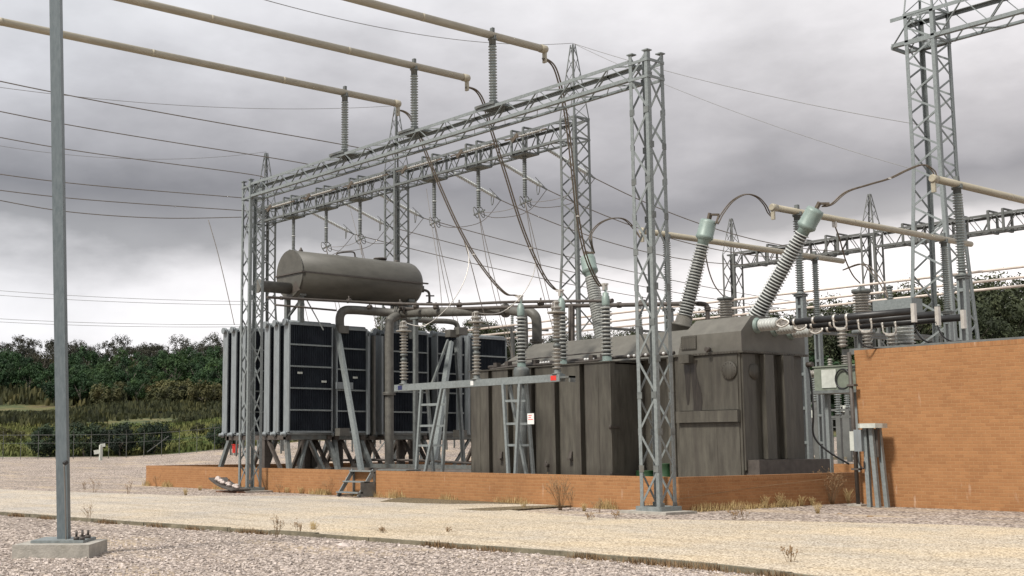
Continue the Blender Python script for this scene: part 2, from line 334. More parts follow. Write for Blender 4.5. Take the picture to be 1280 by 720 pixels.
# ------------------------------------------------------------------ world and light
SUN_AZ = R(272); SUN_EL = R(50)          # direction the light comes from (behind the camera)
w = bpy.data.worlds.new('World'); sc.world = w; w.use_nodes = True; nt = w.node_tree; L = nt.links
bg = nt.nodes['Background']; bg.inputs['Strength'].default_value = 0.1
sky = N(nt, 'ShaderNodeTexSky'); sky.sky_type = 'NISHITA'; sky.sun_disc = False; sky.sun_elevation = SUN_EL; sky.sun_rotation = math.pi / 2 - SUN_AZ; sky.air_density = 1; sky.dust_density = 3
tc = N(nt, 'ShaderNodeTexCoord'); sp = N(nt, 'ShaderNodeSeparateXYZ'); L.new(tc.outputs['Generated'], sp.inputs[0])
def wnoise(scale, det, rough, sz, loc):
    mp = N(nt, 'ShaderNodeMapping'); mp.inputs['Scale'].default_value = (1, 1, sz); mp.inputs['Location'].default_value = loc; L.new(tc.outputs['Generated'], mp.inputs[0])
    n = N(nt, 'ShaderNodeTexNoise'); n.inputs['Scale'].default_value = scale; n.inputs['Detail'].default_value = det; n.inputs['Roughness'].default_value = rough; L.new(mp.outputs[0], n.inputs['Vector']); return n
def wm(op, a, b_, c=None):
    n = N(nt, 'ShaderNodeMath', operation=op)
    for i, q in enumerate((a, b_, c)):
        if q is None: continue
        if isinstance(q, (int, float)): n.inputs[i].default_value = q
        else: L.new(q, n.inputs[i])
    return n.outputs[0]
nA = wnoise(2.6, 7, .5, 2.6, (0.3, 1.2, 0.1)); nB = wnoise(6, 8, .55, 2.4, (4, 2, 1)); nC = wnoise(20, 6, .55, 1.8, (1, 7, 3))
e1 = wm('MULTIPLY_ADD', nA.outputs['Fac'], .16, -.08); e2 = wm('MULTIPLY_ADD', nB.outputs['Fac'], .07, -.035)
el = wm('ADD', wm('ADD', sp.outputs[2], e1), e2)
cr = ramp(nt, [(0, (.76, .74, .73)), (.10, (.82, .81, .805)), (.128, (.74, .73, .73)), (.160, (.33, .33, .335)), (.20, (.225, .225, .237)), (.26, (.40, .398, .41)), (.31, (.59, .592, .605)), (.38, (.68, .685, .69)), (1, (.62, .625, .63))])
L.new(el, cr.inputs[0])
vb = wm('MULTIPLY_ADD', nB.outputs['Fac'], .42, .79); vc = wm('MULTIPLY_ADD', nC.outputs['Fac'], .20, .90)
# warmer, a little lighter cloud to the right (towards +Y)
warm = N(nt, 'ShaderNodeMapRange'); L.new(sp.outputs[1], warm.inputs[0]); warm.inputs[1].default_value = .35; warm.inputs[2].default_value = .95
mw = N(nt, 'ShaderNodeMix', data_type='RGBA'); L.new(warm.outputs[0], mw.inputs[0]); mw.inputs[6].default_value = (.985, .99, 1.02, 1); mw.inputs[7].default_value = (1.34, 1.285, 1.265, 1)
m1 = N(nt, 'ShaderNodeMix', data_type='RGBA', blend_type='MULTIPLY'); m1.inputs[0].default_value = 1; L.new(cr.outputs[0], m1.inputs[6]); L.new(mw.outputs[2], m1.inputs[7])
vs = N(nt, 'ShaderNodeVectorMath', operation='SCALE'); L.new(m1.outputs[2], vs.inputs[0]); L.new(wm('MULTIPLY', wm('MULTIPLY', vb, vc), 10.0), vs.inputs['Scale'])
mxw = N(nt, 'ShaderNodeMix', data_type='RGBA'); mxw.inputs[0].default_value = .96; L.new(sky.outputs[0], mxw.inputs[6]); L.new(vs.outputs[0], mxw.inputs[7])
L.new(mxw.outputs[2], bg.inputs['Color'])
sl = bpy.data.lights.new('sun', 'SUN'); sl.energy = 3.8; sl.angle = R(9); sl.color = (1, .95, .87)
so = bpy.data.objects.new('sun', sl); col.objects.link(so)
sd = V((math.cos(SUN_AZ) * math.cos(SUN_EL), math.sin(SUN_AZ) * math.cos(SUN_EL), math.sin(SUN_EL)))
so.rotation_euler = (-sd).to_track_quat('-Z', 'Y').to_euler(); so.location = (0, 0, 30)
sc.view_settings.view_transform = 'Standard'; sc.view_settings.look = 'None'; sc.view_settings.gamma = 1; sc.view_settings.exposure = 0.3

# ------------------------------------------------------------------ terrain
def terr(D, lat, x=0, y=0):
    k = .020 + .036 * smooth(-20, -3, lat * 85 / max(D, 30))
    z = max(0, min(D, 108) - 68) * k
    if D > 108:
        a = lat / max(D, 1) * 1572            # sideways angle in photo pixels
        right = smooth(-120, 260, a)
        h = 0.065 * (D - 108) + .00018 * (D - 108) ** 2
        z += h * (1 - .25 * right) if D < 330 else 0
        if D >= 330: z += (0.065 * 222 + .00018 * 222 ** 2) * (1 - .25 * right) - (D - 330) * .02
        z += 1.2 * (mnoise.noise(V((x * .03, y * .03, 0)))) * smooth(108, 150, D)
    return z
def ground_z(x, y): p = V((x, y, 0)); return terr(p.dot(fh), p.dot(rt), x, y)
Ds = [-400, -120, -40, -10, 0, 5, 10, 15, 20, 26, 32, 40, 48, 56, 62, 68, 74, 80, 86, 92, 98, 103, 108, 112, 118, 125, 133, 142, 152, 164, 178, 195, 215, 238, 262, 288, 315, 340, 400, 600, 1200, 2600]
Ls = [-1.0 + i / 40 * 2.0 for i in range(41)]
def grid(dlist, dz):
    mb = MB()
    for D in dlist:
        for l in Ls:
            lat = l * (D * .9 if D > 70 else 63) if D > 0 else l * max(63, abs(D) * 1.2)
            p = fh * D + rt * lat; mb.v.append((p.x, p.y, terr(D, lat, p.x, p.y) + dz))
    n = len(Ls)
    for i in range(len(dlist) - 1):
        for j in range(n - 1):
            mb.f.append((i * n + j, i * n + j + 1, (i + 1) * n + j + 1, (i + 1) * n + j)); mb.s.append(True)
    return mb
struct('ground', grid(Ds, -.012), M['ground'])
struct('gravel_yard', grid([d for d in Ds if -40 <= d <= 108], 0.0), M['gravel'])

# road: chip-sealed slab with a low kerb along its near edge
WY = 24.3                                     # front face of the bund wall
near = [onZ(*p) for p in ((-160, 636), (0, 643), (88, 650), (240, 661), (400, 671), (540, 682), (700, 694), (900, 712), (1100, 736), (1300, 760))]
def gpw(x, y):
    p = onZ(x, y)
    if p.y > WY - .03: q = onY(x, y, WY - .03); p = V((q.x, WY - .03, 0))
    return p
far = [gpw(*p) for p in ((1340, 650), (1200, 652), (1000, 654), (880, 652), (760, 650), (700, 645), (625, 638), (700, 632), (675, 630), (560, 628), (470, 625), (395, 621), (345, 621), (240, 621), (88, 616), (-160, 606))]
road = MB(); road.prism([(p.x, p.y) for p in near + far], -.1, .035); struct('road', road, M['road'])
kb = MB()
kp = [V((p.x, p.y, 0)) for p in near]
rnd = random.Random(3)
for a, b in zip(kp[:-1], kp[1:]):
    nseg = max(1, int((b - a).length / 1.2)); d = (b - a).normalized(); nrm = V((d.y, -d.x, 0))
    for i in range(nseg):
        p = a.lerp(b, i / nseg) + nrm * (.055 + rnd.uniform(-.006, .006)); q = a.lerp(b, (i + .985) / nseg) + nrm * (.055 + rnd.uniform(-.006, .006))
        h = .10 + rnd.uniform(-.015, .01); kb.bar(p + ZZ * (h / 2 - .045), q + ZZ * (h / 2 - .045), h + .03, .10, ZZ)
struct('road_kerb', kb, M['kerb'])

M['dirt'] = mat_gravel('dry_dirt_and_grass', 30, [(0, (.07, .055, .03)), (.5, (.17, .13, .07)), (1, (.30, .24, .14))], 1.2)
def wedge(pts):
    mb = MB(); P = [gpw(*p) for p in pts]; mb.prism([(p.x, p.y) for p in P], .02, .042); return mb
struct('verge', wedge([(475, 628.5), (520, 630.5), (565, 631.5), (605, 631), (660, 632), (600, 620), (500, 618)]), M['dirt'])
struct('verge', wedge([(572, 638.5), (600, 640), (625, 640), (690, 635.5), (715, 630), (700, 625), (640, 635)]), M['dirt'])
# loose stones lying on the near gravel
def pebbles(n, seed, fn, r0, r1):
    rn = random.Random(seed); mb = MB()
    for i in range(n):
        p = fn(rn)
        if p is None: continue
        r = rn.uniform(r0, r1) * rn.uniform(.6, 1.2); a = rn.uniform(0, 6.28); b = len(mb.v); ca, sa = math.cos(a), math.sin(a)
        sx, sy, sz = r * rn.uniform(.8, 1.35), r * rn.uniform(.7, 1), r * rn.uniform(.45, .8)
        for x, y, z in ((1, 0, 0), (0, 1, .1), (-1, 0, -.1), (0, -1, 0), (.15, .1, 1), (.5, .5, .7), (-.5, -.4, .75)):
            x *= sx * rn.uniform(.8, 1.1); y *= sy * rn.uniform(.8, 1.1); mb.v.append((p.x + x * ca - y * sa, p.y + x * sa + y * ca, p.z + z * sz + sz * .15))
        for f in ((0, 1, 5), (0, 5, 4), (1, 4, 5), (1, 2, 4), (2, 6, 4), (2, 3, 6), (3, 4, 6), (3, 0, 4)): mb.f.append(tuple(b + k for k in f)); mb.s.append(False)
    return mb
def kerby(x):
    for a, b in zip(kp[:-1], kp[1:]):
        if a.x <= x <= b.x: return a.y + (b.y - a.y) * (x - a.x) / (b.x - a.x)
    return kp[-1].y
def nearfn(rn):
    px = rn.uniform(-20, 1300); t = rn.random() ** .75; py = 640 + 110 * t; p = onZ(px, py)
    return p if p.y < kerby(p.x) - .14 else None
tag(single('loose_gravel', pebbles(30000, 5, nearfn, .014, .036), M['pebble'], 'loose pinkish grey gravel stones in the foreground below the kerb', 'gravel', (0, 0, 0)), kind='stuff')

# ------------------------------------------------------------------ brick bund and firewall
def brick_wall(name, label, boxes, cop, loc):
    t = Thing(name, label, 'wall', loc); b = MB()
    for lo, hi in boxes: b.box(lo, hi)
    t.part('brickwork', b, M['brick'])
    c = MB()
    for lo, hi in cop: c.box(lo, hi)
    t.part('coping', c, M['soldier']); return t
X0, X1, Y1 = -49.3, -20.33, 45.0; HB = .85; TH = .24
body = []; cop = []
for lo, hi in (((X0, WY), (X1, WY + TH)), ((X0, Y1), (X1, Y1 + TH)), ((X0, WY + TH), (X0 + TH, Y1)), ((X1 - TH, WY + TH), (X1, Y1))):
    body.append(((lo[0], lo[1], -.1), (hi[0], hi[1], HB - .115))); e = .004
    cop.append(((lo[0] - e, lo[1] - e, HB - .115), (hi[0] + e, hi[1] + e, HB)))
# butt the coping pieces end to end
cop[2] = ((X0 - .004, WY + TH + .006, HB - .115), (X0 + TH + .004, Y1 - .006, HB)); cop[3] = ((X1 - TH - .004, WY + TH + .006, HB - .115), (X1 + .004, Y1 - .006, HB))
brick_wall('bund_wall', 'low orange brick wall forming a rectangle around the big transformer', body, cop, (X1, WY, 0))
FX = -19.32; FY = 30.55
brick_wall('brick_firewall', 'tall orange brick firewall with a flat top at the right edge of the yard', [((FX, FY, -.1), (-9.0, FY + .25, 4.06))], [((FX - .003, FY - .003, 4.06), (-8.99, FY + .253, 4.18))], (FX, FY, 0))

# ------------------------------------------------------------------ lattice steelwork
def lerp_s(levels, z):
    for (z0, s0), (z1, s1) in zip(levels[:-1], levels[1:]):
        if z <= z1: return s0 + (s1 - s0) * (z - z0) / (z1 - z0)
    return levels[-1][1]
def add_tower(t, cx, cy, z0, levels, lw, pitch, bw, mat, x_brace=False, rings=(), base=True):
    sq = (((-1, -1), (1, -1)), ((1, -1), (1, 1)), ((1, 1), (-1, 1)), ((-1, 1), (-1, -1)))
    def ringmb(z, dz=0.0):
        mb = MB(); s = lerp_s(levels, z) / 2 + .01
        for a, b in sq: mb.bar((cx + a[0] * s, cy + a[1] * s, z), (cx + b[0] * s, cy + b[1] * s, z), lw * .7, lw * .25, ZZ)
        return mb
    if base:
        body = MB(); s = levels[0][1] / 2 + lw * .7; h = lw * 1.1
        for a, b in sq: body.bar((cx + a[0] * s, cy + a[1] * s, z0 + h / 2), (cx + b[0] * s, cy + b[1] * s, z0 + h / 2), h, lw * .5, ZZ)
        tw = t.part('lattice_tower', body, mat); rest = rings
    else:
        zr = rings[0] if rings else z0 + levels[-2][0]; tw = t.part('lattice_tower', ringmb(zr), mat); rest = rings[1:]; plates = MB()
        for a in ((-1, -1), (1, -1), (1, 1), (-1, 1)):
            s = levels[0][1] / 2; plates.box((cx + a[0] * s - lw, cy + a[1] * s - lw, z0), (cx + a[0] * s + lw, cy + a[1] * s + lw, z0 + .04))
        each(t, 'base_plate', plates, mat, tw)
    for z in rest: each(t, 'horizontal_strut', ringmb(z), mat, tw)
    for sx, sy in ((-1, -1), (1, -1), (1, 1), (-1, 1)):
        lb = MB()
        for (za, sa), (zb, sb) in zip(levels[:-1], levels[1:]):
            p = (cx + sx * sa / 2, cy + sy * sa / 2, z0 + za); q = (cx + sx * sb / 2, cy + sy * sb / 2, z0 + zb)
            lw_ = lw * (.45 if sb < .5 else 1); lb.angle(p, q, lw_, lw_ * .16, (-sx, 0, 0), (0, -sy, 0))
        zt = levels[-1][0] + z0; st = levels[-1][1] / 2
        t.part('leg', lb, mat, tw)
    for fi, (a, b) in enumerate((((-1, -1), (1, -1)), ((1, -1), (1, 1)), ((1, 1), (-1, 1)), ((-1, 1), (-1, -1)))):
        br = MB(); z = 0.12; k = 0; H = levels[-1][0]
        while z < H - .05:
            zz = min(H, z + lerp_s(levels, z) / levels[0][1] * pitch if levels[0][1] > levels[-1][1] * 1.3 and not rings == () else z + pitch)
            if len(levels) > 3 and z >= levels[-2][0] - .01: zz = z + .9
            elif len(levels) > 3 and zz > levels[-2][0]: zz = levels[-2][0]
            zz = min(H, zz)
            s1 = lerp_s(levels, z) / 2 - lw * .1; s2 = lerp_s(levels, zz) / 2 - lw * .1
            A = lambda c, s, zq: (cx + c[0] * s, cy + c[1] * s, z0 + zq)
            nu = V((a[0] + b[0], a[1] + b[1], 0)).normalized()
            pk_ = len(levels) > 3 and z > levels[-2][0] - .01; bw0 = bw; bw = bw * (.5 if pk_ else 1)
            if x_brace:
                br.bar(A(a, s1, z), A(b, s2, zz), bw, bw * .25, nu.cross(ZZ)); br.bar(V(A(b, s1, z)) - nu * bw * .3, V(A(a, s2, zz)) - nu * bw * .3, bw, bw * .25, nu.cross(ZZ))
            elif k % 2 == 0: br.bar(A(a, s1, z), A(b, s2, zz), bw, bw * .3, nu.cross(ZZ))
            else: br.bar(A(b, s1, z), A(a, s2, zz), bw, bw * .3, nu.cross(ZZ))
            bw = bw0; k += 1; z = zz
        t.part('lattice_bracing', br, mat, tw)
    return tw
def add_beam(t, xa, xb, cy, z0, z1, wd, lw, pitch, bw, mat, frames=(), dark=None):
    def frm(x):
        mb = MB()
        for (y0, za), (y1, zb) in (((-1, z0 - .05), (1, z0 - .05)), ((1, z0 - .05), (1, z1 + .22)), ((1, z1 + .22), (-1, z1 + .22)), ((-1, z1 + .22), (-1, z0 - .05))):
            mb.bar((x, cy + y0 * wd / 2, za), (x, cy + y1 * wd / 2, zb), lw, lw * .6, (1, 0, 0))
        return mb
    body = frm(frames[0]) if frames else MB().bar((xa, cy - wd / 2, z0), (xa, cy + wd / 2, z0), lw, lw * .5)
    bm_ = t.part('lattice_beam', body, mat)
    for x in frames[1:]: t.part('box_frame', frm(x), mat, bm_)
    for sy, z, sz in ((-1, z0, 1), (1, z0, 1), (-1, z1, -1), (1, z1, -1)):
        t.part('chord', MB().angle((xa, cy + sy * wd / 2, z), (xb, cy + sy * wd / 2, z), lw, lw * .16, (0, 0, sz), (0, -sy, 0)), mat, bm_)
    n = max(2, int(round((xb - xa) / pitch)) * 2); dx = (xb - xa) / n
    for sy in (-1, 1):
        br = MB()
        for i in range(n):
            x = xa + i * dx; up_ = i % 2 == (0 if sy < 0 else 1)
            br.bar((x, cy + sy * (wd / 2 - .02), z0 if up_ else z1), (x + dx, cy + sy * (wd / 2 - .02), z1 if up_ else z0), bw, bw * .3, (dx, 0, z1 - z0) and (0, sy, 0))
        t.part('lattice_bracing', br, mat, bm_)
    for z in (z0 + .02, z1 - .02):
        br = MB()
        for i in range(n):
            x = xa + i * dx; s = 1 if i % 2 else -1
            br.bar((x, cy - s * wd / 2, z), (x + dx, cy + s * wd / 2, z), bw * .8, bw * .3, ZZ)
        t.part('lattice_bracing', br, mat, bm_)
    return bm_

# near gantry A (carries three bus tubes)
GY = 23.72; GS = .61; TX = -20.50; TXL = -39.75; ZT = 11.42
gA = Thing('steel_gantry', 'near galvanised lattice gantry with two square towers standing just outside the brick wall', 'gantry', (TX, GY, 0))
for cx in (TX, TXL):
    add_tower(gA, cx, GY, .06, [(0, GS), (ZT, GS)], .10, .89, .055, M['galv'], rings=(10.82, 11.25))
    cp = MB()
    for sx in (-1, 1):
        for sy in (-1, 1):
            x, y = cx + sx * (GS / 2 - .05), GY + sy * (GS / 2 - .05); cp.box((x - .09, y - .09, ZT + .06), (x + .09, y + .09, ZT + .09))
    each(gA, 'cap_plate', cp, M['galv'])
    fb = MB().box((cx - .75, GY - .62, -.1), (cx + .75, GY + .52, .06)); gA.part('concrete_footing', fb, M['conc'])
add_beam(gA, TXL + GS / 2 + .02, TX - GS / 2 - .02, GY, 10.82, 11.36, GS, .09, 1.32, .048, M['galv'])

gp = 0
for (sx, sy) in ((-1, -1), (1, -1), (1, 1), (-1, 1)):
    for k in range(13):
        z = .18 + .89 * k
        if z > 11: break
        x, y = TX + sx * GS / 2, GY + sy * GS / 2
        gA.part('gusset_plate', MB().box((min(x, x - sx * .15), y - .008 - (.012 if sy < 0 else -.012), z - .08), (max(x, x - sx * .15), y + .008 - (.012 if sy < 0 else -.012), z + .08)) if k % 2 else MB().box((x - .008 + sx * .012, min(y, y - sy * .15), z - .08), (x + .008 + sx * .012, max(y, y - sy * .15), z + .08)), M['galvd'])
# big gantry B behind, with peaked towers, and lone tower C of the same line on the right
BY = 50.0; BX = (-48.6, -65.2, -81.9); BZ0, BZ1, BP = 18.75, 19.95, 24.35
LV = [(0, 2.3), (13.2, 1.2), (BZ1, 1.2), (BP, .22)]
gB = Thing('peaked_gantry', 'tall grey lattice gantry with three peaked towers behind the transformer', 'gantry', (BX[0], BY, 0))
def place_peaked(t, x, y, z0, mat, lv):
    add_tower(t, x, y, z0, [(a - (z0 if i else 0), b) for i, (a, b) in enumerate(lv)], .16, 1.75, .085, mat, x_brace=False, rings=(BZ0, BZ1), base=False)
for x in BX: place_peaked(gB, x, BY, ground_z(x, BY), M['galvd'], LV)
hang = []
for a, b in ((BX[0], BX[1]), (BX[1], BX[2])):
    sp_ = (a - b); hang.append([b + sp_ * f for f in ((.24, .50, .75))])
for i in (0, 1):
    fr = []
    for x in hang[i]: fr += [x - .45, x + .55]
    add_beam(gB, BX[i + 1] + .6, BX[i] - .6, BY, BZ0, BZ1, 1.2, .14, 1.6, .07, M['galvd'], frames=fr)
add_beam(gB, BX[2] - 2.0, BX[2] - .6, BY, BZ0, BZ1, 1.2, .14, 1.2, .07, M['galvd'])
for h in hang:
    for x in h:
        gB.part('hanger_platform', MB().box((x - .7, BY - .5, BZ0 - .13), (x + .7, BY + .5, BZ0 - .03)), M['galvd'])
CX = -27.35
gC = Thing('peaked_gantry', 'tall lattice tower with a beam leading out of view, rising above the brick firewall', 'gantry', (CX, BY, 0))
LVC = [(0, 2.5), (13.2, 1.35), (BZ1 + .25, 1.35), (BP + 1.5, .22)]
add_tower(gC, CX, BY, 0, LVC, .16, 1.45, .085, M['galv'], rings=(18.85, 20.15), base=False)
add_beam(gC, CX - 1.3, CX + 14, BY, 18.85, 20.15, 1.35, .16, 2.2, .09, M['galv'])

# distant gantry D, seen right of the transformer
DY = 82.0; DX = (-62.4, -50.0, -37.6)
gD = Thing('peaked_gantry', 'distant dark lattice gantry with peaked towers beyond the right-hand bus tubes', 'gantry', (DX[0], DY, 0))
def dark_tower(x, y, top, hb):
    z0 = ground_z(x, y); add_tower(gD, x, y, z0, [(0, 2.0), (hb * .55, 1.15), (hb + 1.2 - z0, 1.15), (top - z0, .2)], .16, 1.7, .09, M['far'], base=False)
for x in DX: dark_tower(x, DY, 19.8, 15.6)
add_beam(gD, DX[0] + .6, DX[1] - .6, DY, 15.7, 16.9, 1.2, .16, 1.7, .09, M['far'], frames=(-59.6, -58.6, -56.5, -55.5, -53.4, -52.4))
add_beam(gD, DX[1] + .6, DX[2] - .6, DY, 15.7, 16.9, 1.2, .16, 1.7, .09, M['far'], frames=(-47.2, -46.2, -44.1, -43.1, -41.0, -40.0))

# ------------------------------------------------------------------ insulators
def sheds(L0, L1, rc, rs, pitch, taper=0.0):
    n = max(1, int(round((L1 - L0) / pitch))); p = (L1 - L0) / n; pr = [(rc, L0)]
    for i in range(n):
        z = L0 + i * p; k = 1 - taper * i / n
        pr += [(rc * k, z + p * .20), (rs * k, z + p * .42), (rs * k, z + p * .58), (rc * k, z + p * .68)]
    pr.append((rc * (1 - taper), L1)); return pr
def post_insulator(name, label, cat, base, H, rc, rs, pitch, m, group=None, joint=True, n=14, clamp=0.0):
    t = Thing(name, label, cat, base, group); b = V(base)
    t.part('porcelain', MB().lathe(b, ZZ, sheds(.1, H - .18, rc, rs, pitch), n), m)
    t.part('base_flange', MB().lathe(b, ZZ, [(rs * 1.05, 0), (rs * 1.05, .035), (rc * 1.15, .05), (rc * 1.15, .1)], n), M['galvd'])
    c = MB().lathe(b, ZZ, [(rc * 1.2, H - .18), (rc * 1.2, H - .03), (rs * 1.1, H - .02), (rs * 1.1, H)], n)
    if clamp:
        c.bar(b + V((0, 0, H)), b + V((0, 0, H + clamp)), rs * .9, rs * .7); c.bar(b + V((-rs * 1.1, 0, H + .03)), b + V((rs * 1.1, 0, H + .03)), rs * 1.0, .06)
    t.part('tube_clamp' if clamp else 'cap', c, M['galvd']); return t
def wire(name, pts, r, m, label, cat='wire', group=None, twin=0.0, res=6, n=5, clampm=None):
    P = [V(p) for p in pts]; loc = P[0]
    if not twin: return single(name, MB().tube(P, r, n, res), m, label, cat, loc, group)
    t = Thing(name, label, cat, loc, group); off = rt * (twin / 2) + V((0, 0, 0))
    for s in (-1, 1):
        t.part('conductor', MB().tube([P[0]] + [p + off * s for p in P[1:-1]] + [P[-1]], r, n, res), m)
    if clampm:
        for p in clampm:
            p = V(p); t.part('spacer', MB().bar(p - off * 1.3, p + off * 1.3, .05, .05), M['clamp'])
    return t
def path(px, D0, D1, ease=1.0):
    n = len(px) - 1; return [at(x, y, D0 + (D1 - D0) * (i / n) ** ease) for i, (x, y) in enumerate(px)]
def sag(p, q, s, n=10):
    p = V(p); q = V(q); return [p.lerp(q, i / n) - ZZ * (4 * s * (i / n) * (1 - i / n)) for i in range(n + 1)]

def bus_tube(name, X, Ya, Yb, z, r, m, label, group, near_end=True):
    # Ya is the end next to the transformer
    t = Thing(name, label, 'bus tube', (X, Ya, z), group); dr = 1 if Yb > Ya else -1
    t.part('tube', MB().cyl((X, Ya, z), (X, Yb, z), r, 18), m)
    e = MB().lathe((X, Ya + dr * .16, z), (0, -dr, 0), [(r * 1.12, 0), (r * 1.12, .22), (r * .9, .26)], 16)
    e.bar((X, Ya - dr * .02, z - r), (X, Ya - dr * .02, z - .42), .13, .07, (1, 0, 0)); t.part('end_fitting', e, m)
    j = MB()
    for i in range(1, 4):
        y = Ya + dr * (4.7 * i)
        if (y - Yb) * dr < 0: j.lathe((X, y - .05, z), (0, 1, 0), [(r * 1.03, 0), (r * 1.03, .10)], 16)
    each(t, 'joint_sleeve', j, m)
    return t
# gantry A: three post insulators and three bus tubes overhead
IZ = 11.44; TZ = 13.55; XA = (-26.3, -30.0, -33.8)
endpx = ((680, 62), (583, 98), (497, 126)); wy = ('highest and rightmost', 'middle', 'lowest and leftmost')
JA = []
for X, e, wd in zip(XA, endpx, wy):
    post_insulator('post_insulator', 'grey ribbed insulator standing on the near gantry beam under the %s overhead tube' % wd, 'insulator', (X, GY, IZ), TZ - .11 - IZ, .085, .125, .088, M['porc'], 'post insulators on the near gantry', clamp=.34)
    single('mounting_plate', MB().box((X - .42, GY - .36, IZ - .07), (X + .42, GY + .36, IZ)).box((X - .42, GY - .36, 11.362), (X - .3, GY + .36, IZ - .07)).box((X + .3, GY - .36, 11.362), (X + .42, GY + .36, IZ - .07)), M['galvd'], 'flat steel plate on the near gantry beam below the %s overhead tube' % wd, 'plate', (X, GY, IZ), 'insulator mounting plates')
    q = onX(*e, X); JA.append(V((X, q.y, TZ)))
    bus_tube('bus_tube', X, q.y, -8.0, TZ, .112, M['alu'], 'beige aluminium tube overhead, %s of the three crossing the upper left sky' % wd, 'overhead bus tubes')

# ------------------------------------------------------------------ the big transformer
TF = Thing('power_transformer', 'large grey-brown transformer tank with ribbed front and three leaning striped bushings', 'transformer', (-28.5, 30, 0))
tk = MB().box((-34.0, 30.6, .3), (-25.3, 32.9, 4.3)); tank = TF.part('main_tank', tk, M['tank'])
fc = MB().box((-33.5, 29.22, .3), (-26.9, 30.58, 4.18)); fcp = TF.part('front_compartment', fc, M['tank'])
ribs = ((-33.54, -32.6), (-32.4, -31.6), (-31.35, -30.45), (-30.25, -29.35), (-29.1, -28.2), (-27.98, -26.87))
for a, b in ribs:
    TF.part('stiffener', MB().box((a, 29.0, .32), (b, 29.22, 4.22)).bar((a + .012, 29.0, .35), (a + .012, 29.0, 4.2), .02, .02), M['tank'], fcp)
lid = MB().box((-33.6, 28.95, 4.225), (-26.84, 30.55, 4.262)); TF.part('lid_plate', lid, M['tank'], fcp)
# lifting lugs and hinges on the compartment
for px in (627, 714): q = onY(px, 569, 28.98); TF.part('jacking_lug', MB().prism([(q.x - .07, 28.84), (q.x + .07, 28.84), (q.x + .07, 29.0), (q.x - .07, 29.0)], q.z - .16, q.z - .1).bar((q.x, 28.93, q.z - .12), (q.x, 28.97, q.z + .12), .12, .05), M['darkpipe'], fcp)
for zz_ in (2.2, .75): TF.part('hinge', MB().bar((-26.88, 28.93, zz_), (-26.88, 29.4, zz_), .05, .09).cyl((-26.86, 28.93, zz_ - .07), (-26.86, 28.93, zz_ + .07), .035, 8), M['darkpipe'], fcp)
bk = MB().box((-25.13, 30.0, .3), (-22.7, 33.0, 4.30)); blk = TF.part('end_tank', bk, M['tank'])
# raised plates and channels on the end tank
TF.part('panel', MB().box((-24.98, 29.965, .35), (-22.78, 30.0, 2.28)), M['tank'], blk)
TF.part('panel', MB().box((-24.98, 29.965, 2.66), (-22.78, 30.0, 4.26)), M['tank'], blk)
TF.part('stiffener', MB().box((-25.02, 29.84, 2.30), (-22.74, 29.998, 2.64)), M['tank'], blk)
TF.part('stiffener', MB().box((-25.38, 29.93, .3), (-25.135, 30.25, 4.28)), M['tank'], blk)
for a, b, d in ((955, 968, .2), (977, 992, .24)):
    ya = onX(a, 520, -22.6).y; yb = onX(b, 520, -22.55).y; TF.part('stiffener', MB().box((-22.7, ya, 1.22), (-22.7 + d, yb, 4.28)), M['tank'], blk)
TF.part('panel', MB().box((-22.698, 30.04, .9), (-22.64, onX(946, 520, -22.65).y, 4.27)), M['tank'], blk)
sk = MB().box((-23.0, 30.12, .72), (-22.25, 33.6, 1.2)).box((-22.35, 30.12, .3), (-22.25, 30.4, .72)); TF.part('skid_beam', sk, M['darkpipe'])
for y in (30.9, 31.75, 32.6, 33.4): TF.part('wheel', MB().lathe((-22.5, y, .5), (1, 0, 0), [(.05, 0), (.27, 0), (.27, .12), (.22, .14), (.22, .2)], 18), M['darkpipe'])
q = onY(912, 463, 29.96); disc = MB().lathe((q.x, 29.965, q.z), (0, -1, 0), [(.27, 0), (.27, .05), (.26, .06), (0.02, .062)], 26); dp = TF.part('inspection_cover', disc, M['tank'])
bl = MB()
for k in range(16): a = k * math.pi / 8; bl.cyl((q.x + .225 * math.cos(a), 29.905, q.z + .225 * math.sin(a)), (q.x + .225 * math.cos(a), 29.885, q.z + .225 * math.sin(a)), .014, 6)
each(TF, 'bolt', bl, M['darkpipe'], dp)
q = onX(937, 464, -22.63); dp = TF.part('inspection_cover', MB().lathe((-22.638, q.y + .22, q.z), (1, 0, 0), [(.24, 0), (.24, .02), (.02, .022)], 26), M['tank'])
# cover: sloped roof of the main tank, faceted roof of the end tank
cv = MB()
def hip(xa, xb, prof, inset):
    n = len(prof); b = len(cv.v); ym = sum(p[0] for p in prof) / n
    for x, s in ((xa, -1), (xb, 1)):
        for y, z in prof: cv.v.append((x + (0 if z < 4.5 or s > 0 else inset * (z - 4.37) / .93), y, z))
    cv.f.append(tuple(b + k for k in range(n))); cv.f.append(tuple(b + n + k for k in reversed(range(n)))); cv.s += [False, False]
    for k in range(n): k2 = (k + 1) % n; cv.f.append((b + k, b + n + k, b + n + k2, b + k2)); cv.s.append(False)
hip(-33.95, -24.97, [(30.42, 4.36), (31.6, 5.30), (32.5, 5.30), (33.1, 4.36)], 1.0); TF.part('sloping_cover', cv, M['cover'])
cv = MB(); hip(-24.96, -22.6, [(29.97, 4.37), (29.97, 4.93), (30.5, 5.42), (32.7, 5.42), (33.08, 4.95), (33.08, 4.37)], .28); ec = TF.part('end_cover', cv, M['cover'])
TF.part('flange', MB().box((-25.2, 29.9, 4.30), (-22.52, 33.15, 4.366)), M['tank'], ec)
TF.part('flange', MB().box((-34.1, 30.3, 4.30), (-25.22, 33.15, 4.356)), M['tank'])
